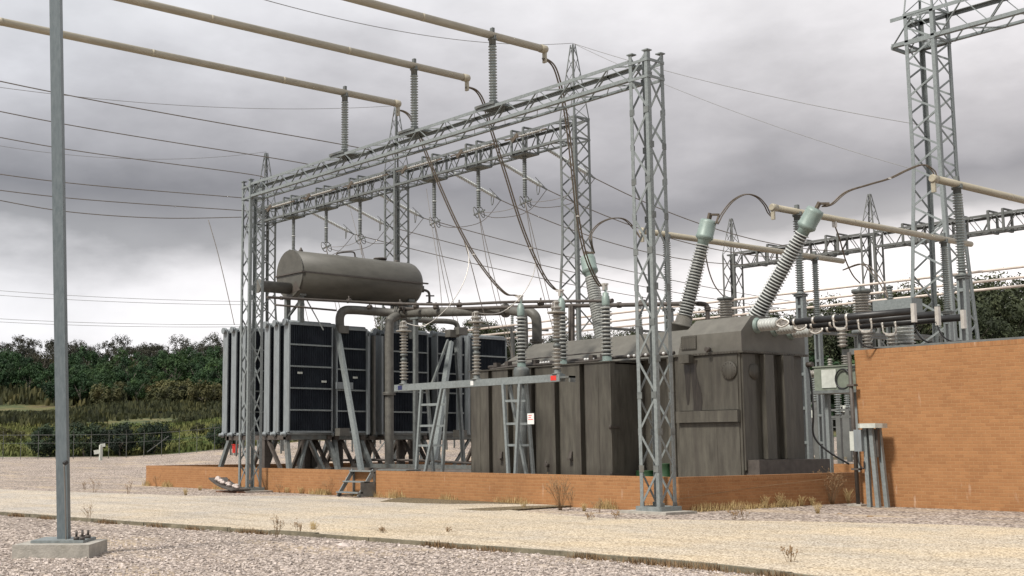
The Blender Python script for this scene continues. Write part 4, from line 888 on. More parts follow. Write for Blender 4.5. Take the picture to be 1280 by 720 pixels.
# jumpers from the overhead tubes down to the white bushings
JP = (([(680, 73), (691, 81), (698, 98), (705, 130), (711, 170), (717, 225), (722, 270), (730, 312), (740, 340), (750, 357)], 2, 0, 'right'),
      ([(584, 109), (596, 114), (605, 130), (615, 165), (632, 218), (648, 270), (663, 310), (680, 345), (692, 360)], 1, 1, 'middle'),
      ([(499, 138), (510, 143), (520, 160), (534, 195), (552, 238), (571, 280), (592, 318), (615, 350), (632, 367), (642, 369)], 0, 2, 'left'))
for px, lv, ti, wd in JP:
    D0 = (JA[ti]).dot(fh); D1 = LVT[lv].dot(fh)
    jmp(px, JA[ti] + V((0, .03, -.38)), LVT[lv], D0, D1, 'twin brown conductor hanging from an overhead tube down to the %s white bushing' % wd, 'long hanging conductors', twin=.075, r=.026, sp=(7,))

# black busbars on insulators above the firewall
BB = ((30.75, 5.13, -21.45, (1140, 391)), (31.6, 5.08, -21.45, (1170, 394)), (32.4, 5.02, -21.45, (1202, 398)))
bn = ('front', 'middle', 'rear')
for (y, z, x0, e), wd in zip(BB, bn):
    q = onY(e[0], e[1], y); x1 = q.x
    t = Thing('busbar', '%s thick black insulated busbar running right above the brick firewall' % wd, 'busbar', (x0, y, z), 'black busbars above the firewall')
    t.part('tube', MB().cyl((x0, y, z), (x1, y, z), .095, 16), M['black'])
    t.part('end_plate', MB().box((x1, y - .06, z - .3), (x1 + .1, y + .06, z + .2)), M['clamp'])
    f = MB()
    for x in (x0 + .12, x0 + .75): f.lathe((x, y, z), (1, 0, 0), [(.105, 0), (.105, .07)], 14)
    each(t, 'clamp_band', f, M['clamp'])
    for px in {'front': (1052,), 'middle': (1083,), 'rear': (1113,)}[wd]:
        X = onY(px, 402, y).x; b = V((X, y, 4.27))
        ti = Thing('support_insulator', 'brownish stub insulator with bright clamps holding the %s black busbar' % wd, 'insulator', b, 'stub insulators under the busbars')
        ti.part('porcelain', MB().lathe(b, ZZ, sheds(.04, z - .3 - 4.27, .085, .14, .10), 16), M['porcb'])
        c = MB()
        for s in (-1, 1):
            c.lathe((X + s * .20 - .035, y, z), (1, 0, 0), [(.11, 0), (.11, .07)], 14); c.tube([(X + s * .20, y - .08, z - .05), (X + s * .19, y - .06, z - .24), (X + s * .1, y, z - .29)], .025, 6)
        c.bar((X - .14, y, z - .3), (X + .14, y, z - .3), .05, .12, ZZ); ti.part('clamp', c, M['clamp'])
SF = Thing('steel_platform', 'grey steel frame behind the firewall top carrying the stub insulators', 'frame', (-19.3, 32, 4.2))
for y, xa in ((30.95, -19.9), (31.6, -19.6), (32.4, -19.3)):
    SF.part('beam', MB().box((xa, y - .1, 4.1), (-13.5, y + .1, 4.26)), M['galvd'])
SF.part('leg', MB().box((-19.0, 31.6, 0), (-18.85, 31.75, 4.1)), M['galvd']); SF.part('leg', MB().box((-16, 31.9, 0), (-15.85, 32.05, 4.1)), M['galvd'])
single('drooping_cable', MB().tube(path([(1072, 415), (1076, 428), (1085, 434), (1110, 436), (1135, 434)], 33.5, 33.5), .02, 6), M['black'], 'thin black cable drooping just above the left end of the firewall top', 'cable', at(1072, 415, 33.5), 'cables above the firewall')
single('drooping_cable', MB().tube(path([(1141, 398), (1146, 415), (1156, 426), (1175, 429), (1202, 426)], 33.2, 33), .022, 6), M['black'], 'thin black cable drooping from the end plate of the front black busbar', 'cable', at(1141, 398, 33.2), 'cables above the firewall')
single('drooping_cable', MB().tube(path([(1170, 402), (1177, 418), (1188, 426), (1205, 428)], 33.2, 33), .022, 6), M['black'], 'thin black cable drooping from the end plate of the middle black busbar', 'cable', at(1170, 402, 33.2), 'cables above the firewall')
# big grey porcelain housings seen over the firewall and in the yard
def porc_column(px, ytop, ybot, D, rs, m, name, label, cat, head=True, post=True, pitch=.11, group=None):
    a = at(px, ybot, D); b = at(px, ytop, D); p = V((a.x, a.y, a.z)); H = b.z - a.z; g0 = ground_z(p.x, p.y)
    t = Thing(name, label, cat, (p.x, p.y, g0 if post else p.z), group)
    t.part('porcelain', MB().lathe(p, ZZ, sheds(.08, H * .84, rs * .68, rs, pitch, .15), 18), m)
    if head: t.part('head', MB().lathe(p, ZZ, [(rs * .8, H * .84), (rs * .95, H * .87), (rs * .95, H * .93), (rs * .4, H * .95), (rs * .2, H)], 16), M['galvd'])
    t.part('base', MB().lathe(p, ZZ, [(rs * 1.1, -.12), (rs * 1.1, .02), (rs * .8, .08)], 16), M['galvd'])
    if post:
        f = MB()
        for s in (-1, 1): f.bar((p.x + s * .14, p.y, g0), (p.x + s * .14, p.y, p.z - .12), .09, .2, (1, 0, 0))
        each(t, 'post', f, M['galvd'])
    return t
porc_column(1131, 398, 434, 35.5, .30, M['porcl'], 'voltage_transformer', 'fat pale grey ribbed porcelain housing peeping over the brick firewall', 'transformer', head=False)
porc_column(1079, 358, 414, 49, .40, M['porcb'], 'voltage_transformer', 'brown ribbed porcelain housing with a metal head behind the black busbars', 'transformer')
porc_column(908, 370, 404, 50, .36, M['porcb'], 'voltage_transformer', 'brown porcelain housing rising just behind the middle of the transformer roof', 'transformer')
porc_column(1113, 356, 384, 52, .16, M['porc'], 'post_insulator', 'small grey ribbed column standing before the foot of the tall right lattice tower', 'insulator')
p = at(1122, 388, 50); t = Thing('switch_cabinet', 'blue-grey cabinet on a post beside the brown porcelain housing', 'cabinet', (p.x, p.y, ground_z(p.x, p.y)))
t.part('body', MB().box((p.x - .85, p.y - .4, p.z - .42), (p.x + .85, p.y + .4, p.z + .42)), M['galv']); t.part('post', MB().box((p.x - .15, p.y - .15, ground_z(p.x, p.y)), (p.x + .15, p.y + .15, p.z - .42)), M['galvd'])
wire('dropper', [V((HX[1], onX(1043, 278, HX[1]).y, HZ - .1))] + path([(1044, 283), (1050, 300), (1057, 325), (1066, 344), (1075, 354)], 45.5, 49), .028, M['copper'], 'curved dark lead dropping from the middle rear bus tube to a brown porcelain head', 'lead', 'leads in the right yard')
wire('dropper', [V((HX[0], 48.35, HZ - .4))] + path([(1078, 330), (1093, 342), (1103, 356), (1110, 372)], 53.5, 50), .028, M['copper'], 'twin dark lead curving down from the far end of the leftmost rear bus tube', 'lead', 'leads in the right yard', twin=.16)
wire('dropper', path([(881, 312), (886, 338), (894, 358), (906, 372)], 46, 50), .025, M['copper'], 'thin dark lead curving down right of the middle striped bushing', 'lead', 'leads in the right yard')
single('terminal_lug', MB().bar(V((HX[1], onX(1043, 278, HX[1]).y, HZ - .1)), V((HX[1], onX(1043, 278, HX[1]).y, HZ - .3)), .14, .1), M['clamp'], 'small clamp lug under the middle rear bus tube', 'clamp', (HX[1], 40, HZ))

# pale horizontal bus tubes in the distance
for k, (Y, y0) in enumerate(((44.0, 368), (46.8, 379), (49.6, 388))):
    z = onY(976, y0, Y).z; z = 7.83 if k == 0 else z
    q0 = onY(560, y0 + 45, Y)
    if Y == 44.0: Y = 52.0; z = onY(976, 368, 52).z
    else: Y = Y + 8; z = onY(976, y0, Y).z
    t = Thing('bus_tube', 'thin pinkish tube running level far behind the transformer, %s of three' % ('top', 'middle', 'bottom')[k], 'bus tube', (-30, Y, z), 'distant level bus tubes')
    t.part('tube', MB().cyl((-78, Y, z), (-12, Y, z), .062, 10), M['pinkbus'])
for i, px in enumerate((640, 800, 958, 1069, 1120, 1172)):
    for Y in (54.8,):
        q = onY(px, 380, Y); g0 = ground_z(q.x, Y); zt = onY(px, 379, Y).z
        t = Thing('bus_support', 'slim grey support under the distant level tubes, number %s from the left' % ('one', 'two', 'three', 'four', 'five', 'six')[i], 'post', (q.x, Y, g0), 'supports of the distant level tubes')
        t.o['label'] = ('slim insulator post under the pinkish tubes, seen left of the trestle of white bushings', 'slim insulator post under the pinkish tubes, seen behind the near gantry tower', 'slim insulator post under the pinkish tubes, just right of the roof end of the transformer', 'slim insulator post under the pinkish tubes, left of the brown porcelain housing', 'slim insulator post under the pinkish tubes, left of the tall right lattice tower', 'slim insulator post under the pinkish tubes, behind the tall right lattice tower')[i]
        t.part('post', MB().bar((q.x, Y, g0), (q.x, Y, zt - 1.4), .2, .2), M['far']); t.part('porcelain', MB().lathe((q.x, Y, zt - 1.4), ZZ, sheds(0, 1.34, .08, .13, .12), 10), M['porc'])
        t.part('crossarm', MB().bar((q.x, 51.6, zt - 1.6), (q.x, 58.0, zt - 1.6), .14, .14), M['far'])

# switch platform with a box and a coiled cable, behind the transformer's right end
p0 = at(1024, 489, 50); p1 = at(1066, 489, 50); X0_, X1_ = p0.x, p0.x + 1.9; yb = p0.y; z0 = p0.z
SW = Thing('switch_platform', 'grey-green steel platform with a light box and coiled black cable, between transformer and firewall', 'platform', (X0_, yb, ground_z(X0_, yb)))
SW.part('deck', MB().box((X0_ - .15, yb - .5, z0 - .12), (X1_ + .3, yb + .6, z0)), M['galvd'])
SW.part('housing', MB().box((X0_, yb - .3, z0), (X0_ + 1.9, yb + .45, z0 + .92)).box((X0_ - .04, yb - .34, z0 + .92), (X0_ + 1.94, yb + .49, z0 + .97)), M['greenbox'])
SW.part('door', MB().box((X0_ + .35, yb - .33, z0 + .1), (X0_ + 1.0, yb - .3, z0 + .82)), M['offwhite'])
coil = MB(); cx_, cz_ = X0_ + 1.35, z0 + .42
coil.tube([(cx_ + .34 * math.cos(a), yb - .36 - .004 * i, cz_ + .38 * math.sin(a)) for i, a in enumerate([k * math.pi / 6 for k in range(15)])], .035, 7)
coil.tube([(cx_ + .1, yb - .38, cz_ + .3), (cx_ + .5, yb - .38, cz_ + .42), (cx_ + .85, yb - .38, cz_ + .3), (cx_ + .92, yb - .38, cz_ - .1)], .035, 7); SW.part('cable_coil', coil, M['black'])
each(SW, 'bushing', MB().lathe((X0_ + 1.25, yb, z0 + .97), ZZ, sheds(0, .42, .1, .17, .12), 12).lathe((X0_ + .55, yb, z0 + .97), ZZ, sheds(0, .3, .07, .11, .1), 12), M['porcb'])
SW.part('bushing', MB().lathe((X0_ - .05, yb, z0 + .7), (-1, -.1, .05), sheds(0, .65, .09, .15, .13), 12), M['porcb'])
for dx in (.3, 1.6): SW.part('leg', MB().bar((X0_ + dx, yb + .1, ground_z(X0_, yb)), (X0_ + dx, yb + .1, z0 - .12), .14, .2, (1, 0, 0)), M['galv'])
# smaller equipment further back
def stand(px, ytop, ybox, yg, D, wbox, m, name, label, cat, group=None):
    top = at(px, ytop, D); mid = at(px, ybox, D); g = ground_z(top.x, top.y); t = Thing(name, label, cat, (top.x, top.y, g), group)
    w2 = wbox / 2
    t.part('box', MB().box((top.x - w2, top.y - w2 * .7, mid.z), (top.x + w2, top.y + w2 * .7, top.z)), m)
    t.part('post', MB().bar((top.x, top.y, g), (top.x, top.y, mid.z), .22, .22), M['far'])
    t.part('handle', MB().box((top.x - .05, top.y - w2 * .7 - .06, (top.z + mid.z) / 2 - .15), (top.x + .05, top.y - w2 * .7 - .002, (top.z + mid.z) / 2 + .15)), M['black']); return t
stand(1024, 510, 522, 545, 76, .9, M['offwhite'], 'control_box', 'pale green control box on a post, seen left of the steel post beside the transformer', 'control box')
stand(1055, 507, 515, 545, 80, .7, M['offwhite'], 'control_box', 'smaller pale control box on a post, partly hidden by the firewall edge', 'control box')
stand(1012, 521, 528, 545, 78, .3, M['porcb'], 'control_box', 'small brown box on a thin stake close to the right end of the transformer', 'control box')
for px, yt, D, hp, lb in ((1006, 478, 66, 1.3, 'grey porcelain column on a stand close beside the right end of the transformer'), (1018, 470, 74, 1.5, 'grey porcelain column behind the left leg of the switch platform'), (1047, 492, 70, 1.2, 'short grey porcelain column under the switch platform'), (1058, 480, 78, 1.5, 'grey porcelain column touching the left edge of the firewall'), (1034, 486, 88, 1.4, 'small far porcelain column between the switch platform legs')):
    a = at(px, yt, D); t = Thing('porcelain_stand', lb, 'insulator', (a.x, a.y, ground_z(a.x, a.y)), 'porcelain columns in the yard gap'); t.part('porcelain', MB().lathe(a - ZZ * hp, ZZ, sheds(0, hp, .11, .2, .14), 10), M['porc'])
    t.part('frame', MB().bar((a.x, a.y, ground_z(a.x, a.y)), (a.x, a.y, a.z - hp), .28, .2), M['far']); t.part('top_cap', MB().bar(a, a + ZZ * .2, .2, .2), M['galvd']); t.part('crossarm', MB().bar((a.x - .9, a.y, a.z - hp - .1), (a.x + .9, a.y, a.z - hp - .1), .14, .14), M['far'])
rl = Thing('hand_rail', 'distant pale steel guard rail between the transformer and the firewall', 'railing', at(1030, 540, 84))
for k in range(10):
    px = 1000 + k * 8; a = at(px, 524, 84); g = ground_z(a.x, a.y); rl.part('post', MB().bar((a.x, a.y, g), (a.x, a.y, a.z), .08, .08), M['far'])
for yy in (524, 534): rl.part('rail', MB().bar(at(998, yy, 84), at(1076, yy, 84), .07, .07), M['far'])
stp = MB(); a = at(985, 550, 80); b = at(1080, 547, 80); a.z = ground_z(a.x, a.y); b.z = ground_z(b.x, b.y); stp.bar(a + ZZ * .08, b + ZZ * .08, .16, .4, ZZ)
struct('path_edging', stp, M['kerb'])
sgroups = [(300, 548, 92, .5), (346, 552, 92, .6), (404, 549, 90, .5), (462, 547, 96, .7), (470, 543, 100, .6), (508, 549, 95, .4), (436, 552, 90, .45), (553, 545, 92, .5), (573, 545, 94, .5), (286, 552, 95, .3)]
sl_ = ('under the left radiators beside the red cabinet', 'under the front radiator bank', 'under the gap behind the front radiator bank', 'under the second radiator bank, taller one', 'under the second radiator bank, shorter one', 'seen left of the thick vertical cooling pipe', 'seen between the trestle legs of the front radiator bank', 'seen through the trestle under the third radiator bank', 'seen close left of the ribbed transformer front', 'at the far left foot of the radiators')
for (px, yt, D, w_), wd in zip(sgroups, sl_):
    a = at(px, yt - 4, D); g = ground_z(a.x, a.y); t = Thing('equipment_stand', 'small distant grey steel stand ' + wd, 'stand', (a.x, a.y, g), 'distant equipment stands')
    zt = g + 2.6 + (px % 7) * .15
    for s in (-1, 1): t.part('leg', MB().bar((a.x + s * w_, a.y, g), (a.x + s * w_ * .7, a.y, zt), .10, .10), M['far'])
    each(t, 'crossbar', MB().bar((a.x - w_ * 1.2, a.y, zt), (a.x + w_ * 1.2, a.y, zt), .12, .12).bar((a.x - w_, a.y, g + .8), (a.x + w_, a.y, zt - .4), .06, .06), M['far'])
    for s in (-1, 1): t.part('porcelain', MB().lathe((a.x + s * w_ * .7, a.y, zt + .06), ZZ, sheds(0, .9, .07, .12, .12), 8), M['porc'])
def simple_box(px, y0, y1, D, w_, m, name, label, cat):
    a = at(px, y0, D); b = at(px, y1, D); g = ground_z(a.x, a.y); H = a.z - b.z
    t = Thing(name, label, cat, (a.x, a.y, g)); t.part('body', MB().box((a.x - w_, a.y - w_, g + .15), (a.x + w_, a.y + w_, g + .15 + H)), m)
    t.part('plinth', MB().box((a.x - w_ - .08, a.y - w_ - .08, g - .1), (a.x + w_ + .08, a.y + w_ + .08, g + .15)), M['conc']); t.part('lid', MB().box((a.x - w_ - .05, a.y - w_ - .05, g + .15 + H), (a.x + w_ + .05, a.y + w_ + .05, g + .2 + H)), m); return t
simple_box(294, 552, 562, 95, .15, M['red'], 'fire_cabinet', 'small red cabinet far behind the left radiators', 'cabinet')
simple_box(424, 551, 562, 97, .35, M['white'], 'white_cabinet', 'small white cabinet seen through the trestle of the second radiator bank', 'cabinet')
a = at(126, 566, 98); g = ground_z(a.x, a.y); t = Thing('outlet_fixture', 'cream angled vent fixture standing at the foot of the shrubs by the fence', 'vent', (a.x, a.y, g))
t.part('stem', MB().bar((a.x, a.y, g), (a.x, a.y, g + 1.2), .22, .22), M['offwhite']); t.part('hood', MB().bar((a.x - .05, a.y - .05, g + 1.15), (a.x + .12, a.y + .3, g + 1.2), .25, .2), M['offwhite']); t.part('arm', MB().bar((a.x - .3, a.y - .42, g + .62), (a.x, a.y, g + .7), .32, .2), M['offwhite'])

# ------------------------------------------------------------------ kiosk stand, poles, steps, small things
KY = 30.05; KX = onY(1096, 600, KY).x
ks = Thing('kiosk_stand', 'grey steel stand with a pale slab top and side box against the firewall', 'stand', (KX, KY, 0))
for dx, dy, tx in ((-.25, -.1, -.12), (.12, -.12, -.02), (.27, .12, .1)): ks.part('leg', MB().bar((KX + dx * .7, KY + dy, 0), (KX + dx * .5 - .08, KY + dy, 2.06), .11, .10, (1, 0, 0)), M['galv'])
ks.part('cover_slab', MB().prism([(KX - .38, KY - .16), (KX - .2, KY - .34), (KX + .24, KY - .34), (KX + .30, KY - .1), (KX + .26, KY + .2), (KX - .34, KY + .2)], 2.06, 2.18), M['offwhite'])
ks.part('switch_box', MB().box((KX - .44, KY - .28, 1.45), (KX - .22, KY + .05, 2.02)), M['radframe']); ks.part('switch_box', MB().box((KX - .60, KY - .22, 1.47), (KX - .46, KY + .0, 1.98)), M['offwhite'])
ks.part('dark_panel', MB().box((KX - .18, KY - .05, 1.3), (KX + .12, KY + .05, 2.04)), M['darkpipe'])
ks.part('cable', MB().tube([(KX - .4, KY - .2, 1.45), (KX - .36, KY - .22, 1.15), (KX - .24, KY - .2, 1.0), (KX - .22, KY - .2, 1.2)], .018, 6), M['black'])
a = onZ(1073, 621); px_, py_ = onY(1071.5, 600, 30.35).x, 30.35
single('conduit_pole', MB().cyl((px_, py_, 0), (px_ - .06, py_, 4.12), .055, 10).box((px_ - .11, py_ - .09, .95), (px_ + .11, py_ + .09, 1.0)).box((px_ - .12, py_ - .09, 3.2), (px_ + .1, py_ + .09, 3.25)), M['darkpipe'], 'thin dark conduit pole standing at the left edge of the firewall', 'pole', (px_, py_, 0))
single('pole_footing', MB().box((px_ - .2, py_ - .2, -.1), (px_ + .2, py_ + .18, .05)), M['conc'], 'small concrete pad at the foot of the dark conduit pole', 'footing', (px_, py_, 0))
M['column'] = surf('blue_grey_galvanised', (.10, .125, .135), (.15, .175, .185), 12, .5, .2, (2, 2, .5))
# steel leg of a structure at the left edge
b0 = at(79.5, 689, 19.7); g = .0; tp = at(66, -260, 19.7)
lc = Thing('steel_column', 'close grey steel column bolted to a concrete block at the far left', 'column', (b0.x, b0.y, 0))
lc.part('shaft', MB().bar((b0.x, b0.y, .24), tuple(tp), .17, .17, fh), M['column'])
lc.part('base_plate', MB().bar(V((b0.x, b0.y, .20)), V((b0.x, b0.y, .24)), .80, .80, rt), M['galv'])
lc.part('earth_clamp', MB().bar(at(83.5, 577, 19.55), at(80, 580, 19.5), .05, .05), M['black']); lc.part('earth_strap', MB().tube([at(80, 580, 19.52), at(81.5, 620, 19.52), at(82.5, 684, 19.5)], .012, 5), M['wire'])
bo = MB()
for s in (.27, .36):
    for f_ in (-.3, .05): p = V((b0.x, b0.y, .24)) + rt * s + fh * f_; bo.cyl(p, p + ZZ * .05, .045, 6).cyl(p + ZZ * .05, p + ZZ * .13, .02, 8)
each(lc, 'anchor_bolt', bo, M['darkpipe']); lc.part('concrete_footing', MB().bar(V((b0.x, b0.y, -.1)) - fh * .15, V((b0.x, b0.y, .198)) - fh * .15, 1.15, 1.15, rt), M['conc'])
# steps over the wall
sx0 = onY(425, 612, WY - .6).x; sx1 = onY(454, 612, WY - .6).x
stp = Thing('metal_steps', 'small galvanised three-tread step ladder leaning against the low brick wall', 'steps', (sx0, WY - .6, .035))
sx1 = sx0 + 1.15
for x in (sx0, sx1):
    stp.part('side_frame', MB().bar((x, WY - .68, .02), (x, WY - .07, .86), .04, .13, (1, 0, 0)).bar((x, WY - .05, .02), (x, WY - .05, .86), .04, .07, (1, 0, 0)).bar((x, WY - .66, .05), (x, WY - .05, .05), .04, .05, (1, 0, 0)), M['galv'])
stp.part('side_plate', MB().prism([(sx1 + .02, WY - .62), (sx1 + .03, WY - .62), (sx1 + .03, WY - .03), (sx1 + .02, WY - .03)], .03, .5), M['galvd'])
for k in range(3): z = .13 + k * .34; y = WY - .64 + k * .26; stp.part('tread', MB().box((sx0 - .03, y - .1, z), (sx1 + .03, y + .12, z + .045)), M['galv'])
single('hatch_plate', MB().box((sx1 + .1, WY + .01, HB + .004), (sx1 + 1.6, WY + .6, HB + .05)), M['galvd'], 'grey steel plate lying on the wall top just right of the step ladder', 'plate', (sx1, WY, HB))
# rubble tray leaning by the left gantry tower
rp = onY(288, 603, 23.0)
tr = Thing('rubble_tray', 'curved rusty tray of pale rubble propped left of the far gantry tower base', 'tray', (rp.x, 23.0, 0))
cv_ = MB(); n0 = 10
pr = []
for i in range(n0 + 1):
    t_ = i / n0; p = onY(272 + 30 * t_, 597.5 + 15 * t_ ** .8 - 2 * math.sin(math.pi * t_) * -1, 23.0); pr.append(p)
for a, b in zip(pr[:-1], pr[1:]): cv_.bar(a, b, .05, .75, ZZ)
tr.part('tray', cv_, M['darkpipe']); tr.part('leg', MB().bar((rp.x - .1, 23, 0), (rp.x - .12, 23, .48), .04, .04), M['rust']); tr.part('foot_plate', MB().box((rp.x - .7, 22.8, 0), (rp.x + .9, 23.2, .05)), M['rust'])
rb_ = random.Random(9)
for i in range(9):
    p = pr[1 + i] if i + 1 < len(pr) else pr[-1]; r = rb_.uniform(.09, .14)
    s = MB().lathe(p + V((0, rb_.uniform(-.2, .1), .03)), (rb_.uniform(-.3, .3), .2, 1), [(r * .5, 0), (r, r * .4), (r * .8, r * .9), (r * .2, r * 1.15)], 6); s.s = [False] * len(s.s)
    single('rubble_stone', s, M['stone'], 'pale rubble lumps heaped on the curved rusty tray', 'stone', p, 'rubble on the tray')
# stones / clods on the gravel and road
cl = [((188, 699), .11, 'pale flat stone on the near gravel at the lower left of centre'), ((430, 683), .14, 'pale flat stone on the foreground gravel just below the kerb line'), ((164, 648), .10, 'dark clod on the left part of the road by the kerb'), ((620, 633), .05, 'tiny stone by the strip near the wall'), ((1088, 646), .09, 'brown clod on the gravel below the kiosk stand'), ((1050, 642), .07, 'dark clod on the gravel in front of the firewall left edge'), ((702, 650), .10, 'dark flat scrap on the road edge right of centre')]
for (x_, y_), r, lb in cl[1:]:
    p = onZ(x_, y_, .0); s = MB().lathe(p - ZZ * .02, (.1, .1, 1), [(r * .9, 0), (r, r * .25), (r * .6, r * .5), (r * .1, r * .55)], 7); s.s = [False] * len(s.s); single('stone', s, M['stone'] if 'pale' in lb else M['strap'], lb, 'stone', p)
single('drain_cover', MB().box((onY(590, 576, 41).x - 1.2, 41, .84), (onY(590, 576, 41).x + 1.2, 41.3, .86)), M['rust'], 'low rusty strip on the far side of the bund under the radiators', 'strip', (onY(590, 576, 41).x, 41, .84))
# string line from the near tower to the firewall
wire('string_line', [(TX + .3, GY + .3, .33), (-20.3, 27.5, .55), (-19.5, 30.3, .78)], .006, M['strap'], 'thin orange string stretched low in front of the right brick wall', 'string')

# ------------------------------------------------------------------ overhead line gear on gantry B
def ring(mb, c, r, axis, tr=.03, n=14):
    axis = V(axis).normalized(); u = axis.orthogonal().normalized(); w_ = axis.cross(u)
    mb.tube([c + (u * math.cos(2 * math.pi * k / n) + w_ * math.sin(2 * math.pi * k / n)) * r for k in range(n + 1)], tr, 5, 1); return mb
hpx = ((600, 665, 538), None)
hnames = ['leftmost', 'second', 'third']
grp = 'hanging rods under the peaked gantry'
HR = []
order = sorted([x for h in hang for x in h]); ordn = ('first', 'second', 'third', 'fourth', 'fifth', 'sixth')
for k, x in enumerate(order):
    z1 = BZ0 - .13; Lr = 2.6; b = V((x, BY, z1)); wd = ordn[k] + ' from the left'
    t = Thing('suspension_insulator', 'grey rod insulator with a ring hanging under the peaked gantry beam, ' + wd, 'insulator', b, grp)
    t.part('rod', MB().lathe(b, -ZZ, sheds(0, Lr - .12, .11, .135, .11), 8), M['galvd'])
    t.part('joint', MB().lathe(b - ZZ * (Lr * .52), -ZZ, [(.15, 0), (.15, .05)], 8), M['porcl'])
    r_ = MB(); c = b - ZZ * (Lr + .15); ring(r_, c + V((-.14, -.1, 0)), .36, V((1, .5, .3)), .028); ring(r_, c + V((.16, .12, 0)), .36, V((1, .5, .3)), .028); r_.bar(c - V((.45, 0, .1)), c + V((.45, .1, .1)), .09, .09); r_.bar(c, c + ZZ * .2, .08, .08)
    t.part('corona_ring', r_, M['galvd']); HR.append(c)
# strain strings reaching backwards (+Y) and their line wires
SY = BY + .6; SE = []
for k, x in enumerate(order):
    p = V((x + 1.0, SY, BZ0 + .35)); q = p + V((.2, 3.6, -1.25)); ax = (q - p).normalized(); Ls_ = (q - p).length
    t = Thing('strain_insulator', 'pale slanting insulator string on the back of the peaked gantry, %s from the left' % ordn[k], 'insulator', p, 'slanting strings behind the gantry')
    t.part('string', MB().lathe(p, ax, sheds(.25, Ls_, .07, .125, .15), 8), M['porcl']); t.part('link', MB().bar(p, p + ax * .3, .06, .06), M['galvd'])
    r_ = MB(); ring(r_, q + V((0, -.25, -.15)), .42, ax + V((.5, 0, .3)), .028); r_.bar(q - ax * .5, q + ax * .5, .08, .08); r_.bar(q - ax * .5 + V((0, 0, .35)), q + ax * .5, .03, .03); t.part('arcing_ring', r_, M['galvd']); SE.append(q + ax * .5)
dest = [(-92, 150, 20), (-88, 150, 19), (-84, 150, 18), (-59.5, DY, 16.4), (-56, DY, 16.4), (-52.9, DY, 16.4)]
for k, (q, d) in enumerate(zip(SE, dest)):
    wire('line_wire', sag(q, (q.x - 1 + (.6 if k > 2 else -8), d[1], 15.8 if k > 2 else 17.5), 1.1 if k > 2 else 2.0), .032, M['wire'], 'line wire leading to the right rear from the %s slanting string of the peaked gantry' % ordn[k], 'wire', 'line wires behind the gantry')
# slack loops joining the string ends to the hanging rods
for k, (q, c) in enumerate(zip(SE, HR)):
    wire('slack_loop', [q, q.lerp(c, .3) - ZZ * 1.0, q.lerp(c, .75) - ZZ * .7, c], .022, M['wire'], 'thin drooping loop at the foot of the hanging rod, %s from the left' % ordn[k], 'wire', 'slack loops at the gantry')
    if k in (1, 4, 5): wire('slack_wire', [c, c + V((1.2, .3, -.12)), c + V((2.4, .6, -.05)), c + V((3.6, .9, .35))], .016, M['wire'], 'short wire running right from the ring of the hanging rod, %s from the left' % ordn[k], 'wire', 'short wires at the gantry')
# strain bus along the near face of gantry B
bx = [-80.9, -75.6, -70.3, -64.2, -58.6, -53.6, -49.2]
for i in range(6):
    p = V((bx[i] + 1.4, BY - .95, BZ1 - .40)); q = V((bx[i + 1] - .7, BY - .95, BZ1 - .40)); ax = (q - p).normalized(); Ls_ = (q - p).length
    t = Thing('strain_insulator', 'cream beaded insulator string lying along the peaked gantry beam, %s from the left' % ordn[i], 'insulator', p, 'beaded strings along the gantry beam')
    t.part('string', MB().lathe(p, ax, sheds(.1, Ls_ * .86, .035, .09, .21), 8), M['porcb']); each(t, 'link', MB().bar(q - ax * (Ls_ * .14), q, .1, .1).bar(p - ax * 1.2, p + ax * .1, .07, .07), M['copper'])
    t.part('yoke', MB().bar(p + V((-.6, 0, -.18)), p + V((-.1, 0, .18)), .22, .08), M['copper'])
# double droppers from the hanging rods to the equipment below
dp = [([(363, 312), (361, 345)], 90), ([(405, 312), (402, 330)], 84), ([(456, 298), (459, 325), (462, 350)], 80), ([(543, 290), (549, 335), (556, 385)], 74), ([(603, 277), (611, 330), (622, 385)], 71), ([(670, 262), (678, 320), (690, 385)], 69)]
# tie the droppers to the real rod positions
for k, c in enumerate(HR):
    tx = c + V((1.3, 1.7, -9.6)); wire('dropper', [c, c.lerp(tx, .3) + V((0, 0, -.5)), c.lerp(tx, .65) + V((0, 0, -.4)), tx], .022, M['wire'], 'pair of thin wires dropping from the ring of the hanging rod, %s from the left' % ordn[k], 'wire', 'droppers under the gantry', twin=.24)
# thin connection cables curving down to the arresters
arz = V((0, 0, zb + .11 + 2.14))
for (pts, X, wd, D0) in (([(579, 297), (586, 318), (584, 340), (574, 364), (556, 388), (530, 407)], onY(505, 480, BYA).x, 'left', 43.2), ([(661, 303), (669, 322), (666, 345), (650, 372), (625, 391)], onY(596, 480, BYA).x, 'middle', 42.3)):
    wire('arrester_lead', path(pts, D0, 42) + [V((X, BYA, 0)) + arz], .014, M['clamp'], 'thin pale cable curving down to the top of the %s surge arrester' % wd, 'cable', 'pale leads to the arresters')
for (p0, pts, D0, D1, lb) in ((onY(533, 236, BY), [(541, 290), (548, 335), (553, 390)], 64, 54, 'long thin wire falling just left of the left hanging conductor'), (at(579, 297, 43.2), [(590, 335), (601, 378), (612, 412)], 43.5, 44, 'thin wire falling from the left hanging conductor to the pipework'), (onY(438, 262, BY), [(446, 292), (452, 318)], 70, 62, 'thin wire falling from the gantry onto the middle of the grey cylinder')):
    wire('thin_wire', [p0] + path(pts, D0, D1), .016, M['wire'], lb, 'wire', 'thin slack wires')
